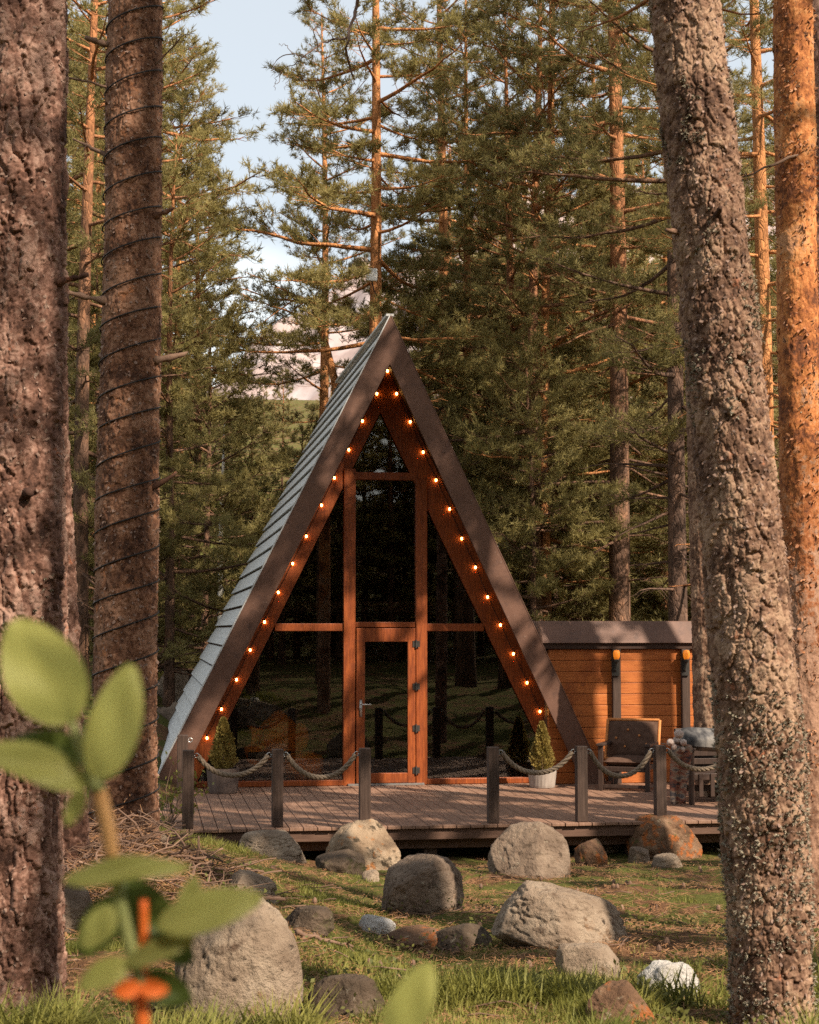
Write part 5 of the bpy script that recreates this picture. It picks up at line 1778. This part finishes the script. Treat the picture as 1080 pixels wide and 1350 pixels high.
    for k in range(150):
        y = 5 + rng.uniform() ** 1.2 * 11; x = (rng.uniform(-60, 1100) - 195) / F * y
        mb.lathe([(.001, -.022), (.012, -.018), (.017, -.006), (.014, .008), (.008, .018), (.001, .024)], (x, y, float(ground_z(x, y)) + .022), 7)
    solo('fallen_cones', mb, M['twig'], (2, 9, 0), kind='stuff')
    # small broad-leaved herbs in the front grass
    n = 16000
    Y = 4.8 + rng.uniform(0, 1, n) ** 1.3 * 6.5
    X = (rng.uniform(-60, 1100, n) - 195) / F * Y
    m = fbm(X * 2.1, Y * 2.1, X * 0, 81, 3) > .08
    X, Y = X[m], Y[m]; n = len(X)
    P = np.stack([X, Y, ground_z(X, Y) + rng.uniform(.01, .10, n)], 1)
    D = rng.normal(size=(n, 3)) * (1, 1, .5) + (0, 0, .4)
    V, Q = leaf_cloud(P, D, .028, rng)
    mb = MB(); mb.add(V, [Q])
    solo('ground_herbs', mb, M['birch_leaf'], (2, 8, 0), kind='stuff')


scatter_grass()


def brush_pile():
    rng = np.random.default_rng(31)
    c = ground_hit(190, 1150)
    root = thing('brush_pile', 'pile of dry grey-brown branches and needles heaped at the wrapped trunk foot', 'brush pile', c)
    mb = MB()
    for k in range(230):
        px = rng.uniform(75, 320); g = np.array([(px - 195) / F * 10.6, rng.uniform(9.4, 11.6), 0])
        hh = .34 * math.exp(-((px - 170) / 85) ** 2)
        g[2] = float(ground_z(g[0], g[1])) + rng.uniform(0, max(.04, hh))
        a = rng.uniform(0, 2 * math.pi); L = rng.uniform(.2, .75)
        d = np.array([math.cos(a), math.sin(a) * .7, rng.uniform(-.18, .3)]); t = np.linspace(-.5, .5, 8)
        P = g + np.outer(t * L, d) + np.cumsum(rng.normal(0, .014, (8, 3)), 0)
        P[:, 2] = np.maximum(P[:, 2], ground_z(P[:, 0], P[:, 1]) + .005)
        r = rng.uniform(.003, .010)
        mb.tube(P, np.linspace(r, r * .4, 8), 5, False)
        if rng.random() < .5:
            q = P[4]; e = q + d * L * .3 + rng.normal(0, .08, 3)
            mb.tube([q, (q + e) / 2 + rng.normal(0, .01, 3), e], [r * .6, r * .4, r * .2], 4, False)
    part('branches', mb, M['twig'], root)
    n = 9000
    px = rng.normal(165, 65, n); Y = rng.uniform(9.3, 11.7, n); X = (px - 195) / F * 10.6
    Z = ground_z(X, Y) + np.abs(rng.normal(0, .11, n)) * np.exp(-((px - 165) / 95) ** 2) + .01
    a = rng.uniform(0, 2 * math.pi, n); l = rng.uniform(.05, .13, n)
    D = np.stack([np.cos(a), np.sin(a), rng.uniform(-.4, .4, n)], 1) * l[:, None] / 2
    S = np.stack([-np.sin(a), np.cos(a), rng.uniform(-.5, .5, n)], 1) * .0018
    B = np.stack([X, Y, Z], 1)
    V = np.stack([B - D - S, B + D - S, B + D + S, B - D + S], 1).reshape(-1, 3)
    m2 = MB(); m2.add(V, [np.arange(n * 4).reshape(-1, 4)])
    part('dry_needles', m2, M['litter'], root)
    # taller sticks standing out of it
    for pts, L, nm in [([(196, 1118), (178, 1085), (155, 1066)], 0, 'pale bent dry stick leaning on the wrapped trunk out of the brush pile'),
                       ([(258, 1140), (262, 1120), (262, 1102)], 0, None)]:
        P = [at(x, y, 10.9) for x, y in pts]
        m3 = MB(); m3.tube(P, np.linspace(.012, .006, len(P)), 6)
        part('standing_stick', m3, M['twig'], root, True)


brush_pile()
# fallen stick in the clearing
g0 = ground_hit(388, 1240); g1 = ground_hit(466, 1257)
t = np.linspace(0, 1, 10)[:, None]
P = (g0 + (0, 0, .05)) * (1 - t) + (g1 + (0, 0, .03)) * t
P += np.random.default_rng(3).normal(0, .006, P.shape)
mb = MB(); mb.tube(P, np.linspace(.016, .007, 10), 6)
mb.tube([P[8], P[8] + (.03, -.05, .03)], [.006, .003], 5)
solo('fallen_stick', mb, M['twig'], g0, 'thin dark stick lying in the grass by the mossy stone', 'stick', smooth=True)


# small green shrub at the deck's end
def shrub(px, py, Y, label, seed, n=260, s=.22):
    c = at(px, py, Y); z = float(ground_z(c[0], Y))
    root = thing('small_shrub', label, 'shrub', (c[0], Y, z))
    rng = np.random.default_rng(seed); mb = MB(); LP = []; LD = []
    for k in range(12):
        d = rng.normal(size=3) * (.6, .6, .2) + (0, 0, 1); d /= np.linalg.norm(d)
        L = (c[2] - z + s) * rng.uniform(.5, 1.1); e = np.array([c[0], Y, z]) + d * L
        mb.tube([(c[0], Y, z - .03), np.array([c[0], Y, z]) + d * L * .5 + rng.normal(0, .03, 3), e], [.006, .004, .002], 4, False)
        for q in range(n // 12):
            LP.append(np.array([c[0], Y, z]) + d * L * rng.uniform(.45, 1.05) + rng.normal(0, .03, 3)); LD.append(rng.normal(size=3) + (0, 0, .3))
    part('stems', mb, M['twig'], root)
    V, Q = leaf_cloud(np.array(LP), np.array(LD), .055, rng); m = MB(); m.add(V, [Q]); part('leaves', m, M['grass'], root)


shrub(222, 1035, 17.9, 'sprig of yellow-green leaves beside the wrapped trunk at the deck corner', 3)


# ------------------------------------------------------------------ leafy shoot close to the camera
def shoot():
    Y = .96
    root = thing('leafy_shoot', 'green leafy shoot with an orange lower stem, close and out of focus', 'plant', at(185, 1350, Y))
    def st(name, pts, w, mat, dy=0.0):
        P = np.array([at(x, y, Y + dy) for x, y in pts]); t = np.linspace(0, 1, len(P)); tt = np.linspace(0, 1, 16)
        Pq = np.stack([np.interp(tt, t, P[:, i]) for i in range(3)], 1)
        part(name, MB().tube(Pq, np.interp(tt, np.linspace(0, 1, len(w)), w) * .5 * Y / F, 10), mat, root, True)
    st('stem', [(186, 1420), (188, 1350), (185, 1300), (190, 1240), (189, 1185)], [21, 19, 17, 13, 11], M['bud_o'])
    st('stem', [(186, 1300), (172, 1250), (158, 1190), (148, 1128)], [14, 16, 18, 18], M['stem_g'], -.004)
    st('stem', [(148, 1130), (142, 1090), (130, 1040)], [18, 20, 21], M['stem_o'], -.006)
    st('stem', [(130, 1042), (116, 1005), (100, 965), (92, 948)], [21, 18, 15, 10], M['stem_g'], -.008)

    def leaf(b, tip, w, mat, dy=0.0, bend=.15, fold=.25, tiltv=0.0, depth=0.0):
        n, m = 18, 11
        B = at(*b, Y + dy); T = at(*tip, Y + dy + depth)
        ax = T - B; L = np.linalg.norm(ax); ax /= L
        view = np.array([0, -1.0, 0]) + np.array([0, 0, tiltv])
        side = np.cross(ax, view); side /= np.linalg.norm(side); nr = np.cross(side, ax)
        V = []
        for i in range(n):
            s = i / (n - 1)
            ww = w * .44 * Y / F * (math.sin(math.pi * min(.985, s ** .85 * .97 + .012))) ** .62
            for j in range(m):
                u = j / (m - 1) * 2 - 1
                V.append(B + ax * L * s + side * ww * u + nr * (abs(u) * ww * fold + bend * L * math.sin(math.pi * s) * .35 + .02 * L * math.sin(s * 9 + u * 3)))
        Q = [[i * m + j, i * m + j + 1, (i + 1) * m + j + 1, (i + 1) * m + j] for i in range(n - 1) for j in range(m - 1)]
        mb = MB(); mb.add(V, [np.array(Q)])
        part('leaf', mb, mat, root, True)
    lf, dk = M['leaf'], M['dark_leaf']
    leaf((96, 952), (18, 818), 112, lf, -.01)
    leaf((130, 1028), (174, 876), 76, lf, -.012, fold=.3)
    leaf((118, 1036), (-30, 985), 58, lf, -.006, tiltv=.5)
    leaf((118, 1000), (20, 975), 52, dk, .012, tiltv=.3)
    leaf((110, 1040), (88, 1088), 28, lf, .004)
    leaf((84, 1162), (250, 1143), 42, lf, -.01, tiltv=.8)
    leaf((208, 1222), (346, 1182), 60, lf, -.014, tiltv=.4)
    leaf((242, 1215), (258, 1155), 36, lf, .01)
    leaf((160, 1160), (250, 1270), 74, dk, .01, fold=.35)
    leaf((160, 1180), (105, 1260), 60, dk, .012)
    leaf((165, 1272), (258, 1238), 34, lf, -.01, tiltv=.6)
    leaf((172, 1268), (104, 1302), 42, lf, -.008, tiltv=.4)
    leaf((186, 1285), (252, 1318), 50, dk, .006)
    leaf((150, 1195), (108, 1250), 44, lf, -.012)
    leaf((186, 1300), (222, 1306), 26, M['bud_o'], -.01)
    leaf((186, 1300), (150, 1308), 26, M['bud_o'], -.01)
    r2 = thing('single_leaf_shoot', 'single blurred green leaf rising into the bottom of the picture', 'plant', at(525, 1400, Y))
    root = r2
    st('stem', [(522, 1420), (525, 1380), (528, 1350)], [12, 10, 8], M['stem_g'])
    leaf((512, 1372), (568, 1270), 66, lf, 0)


shoot()
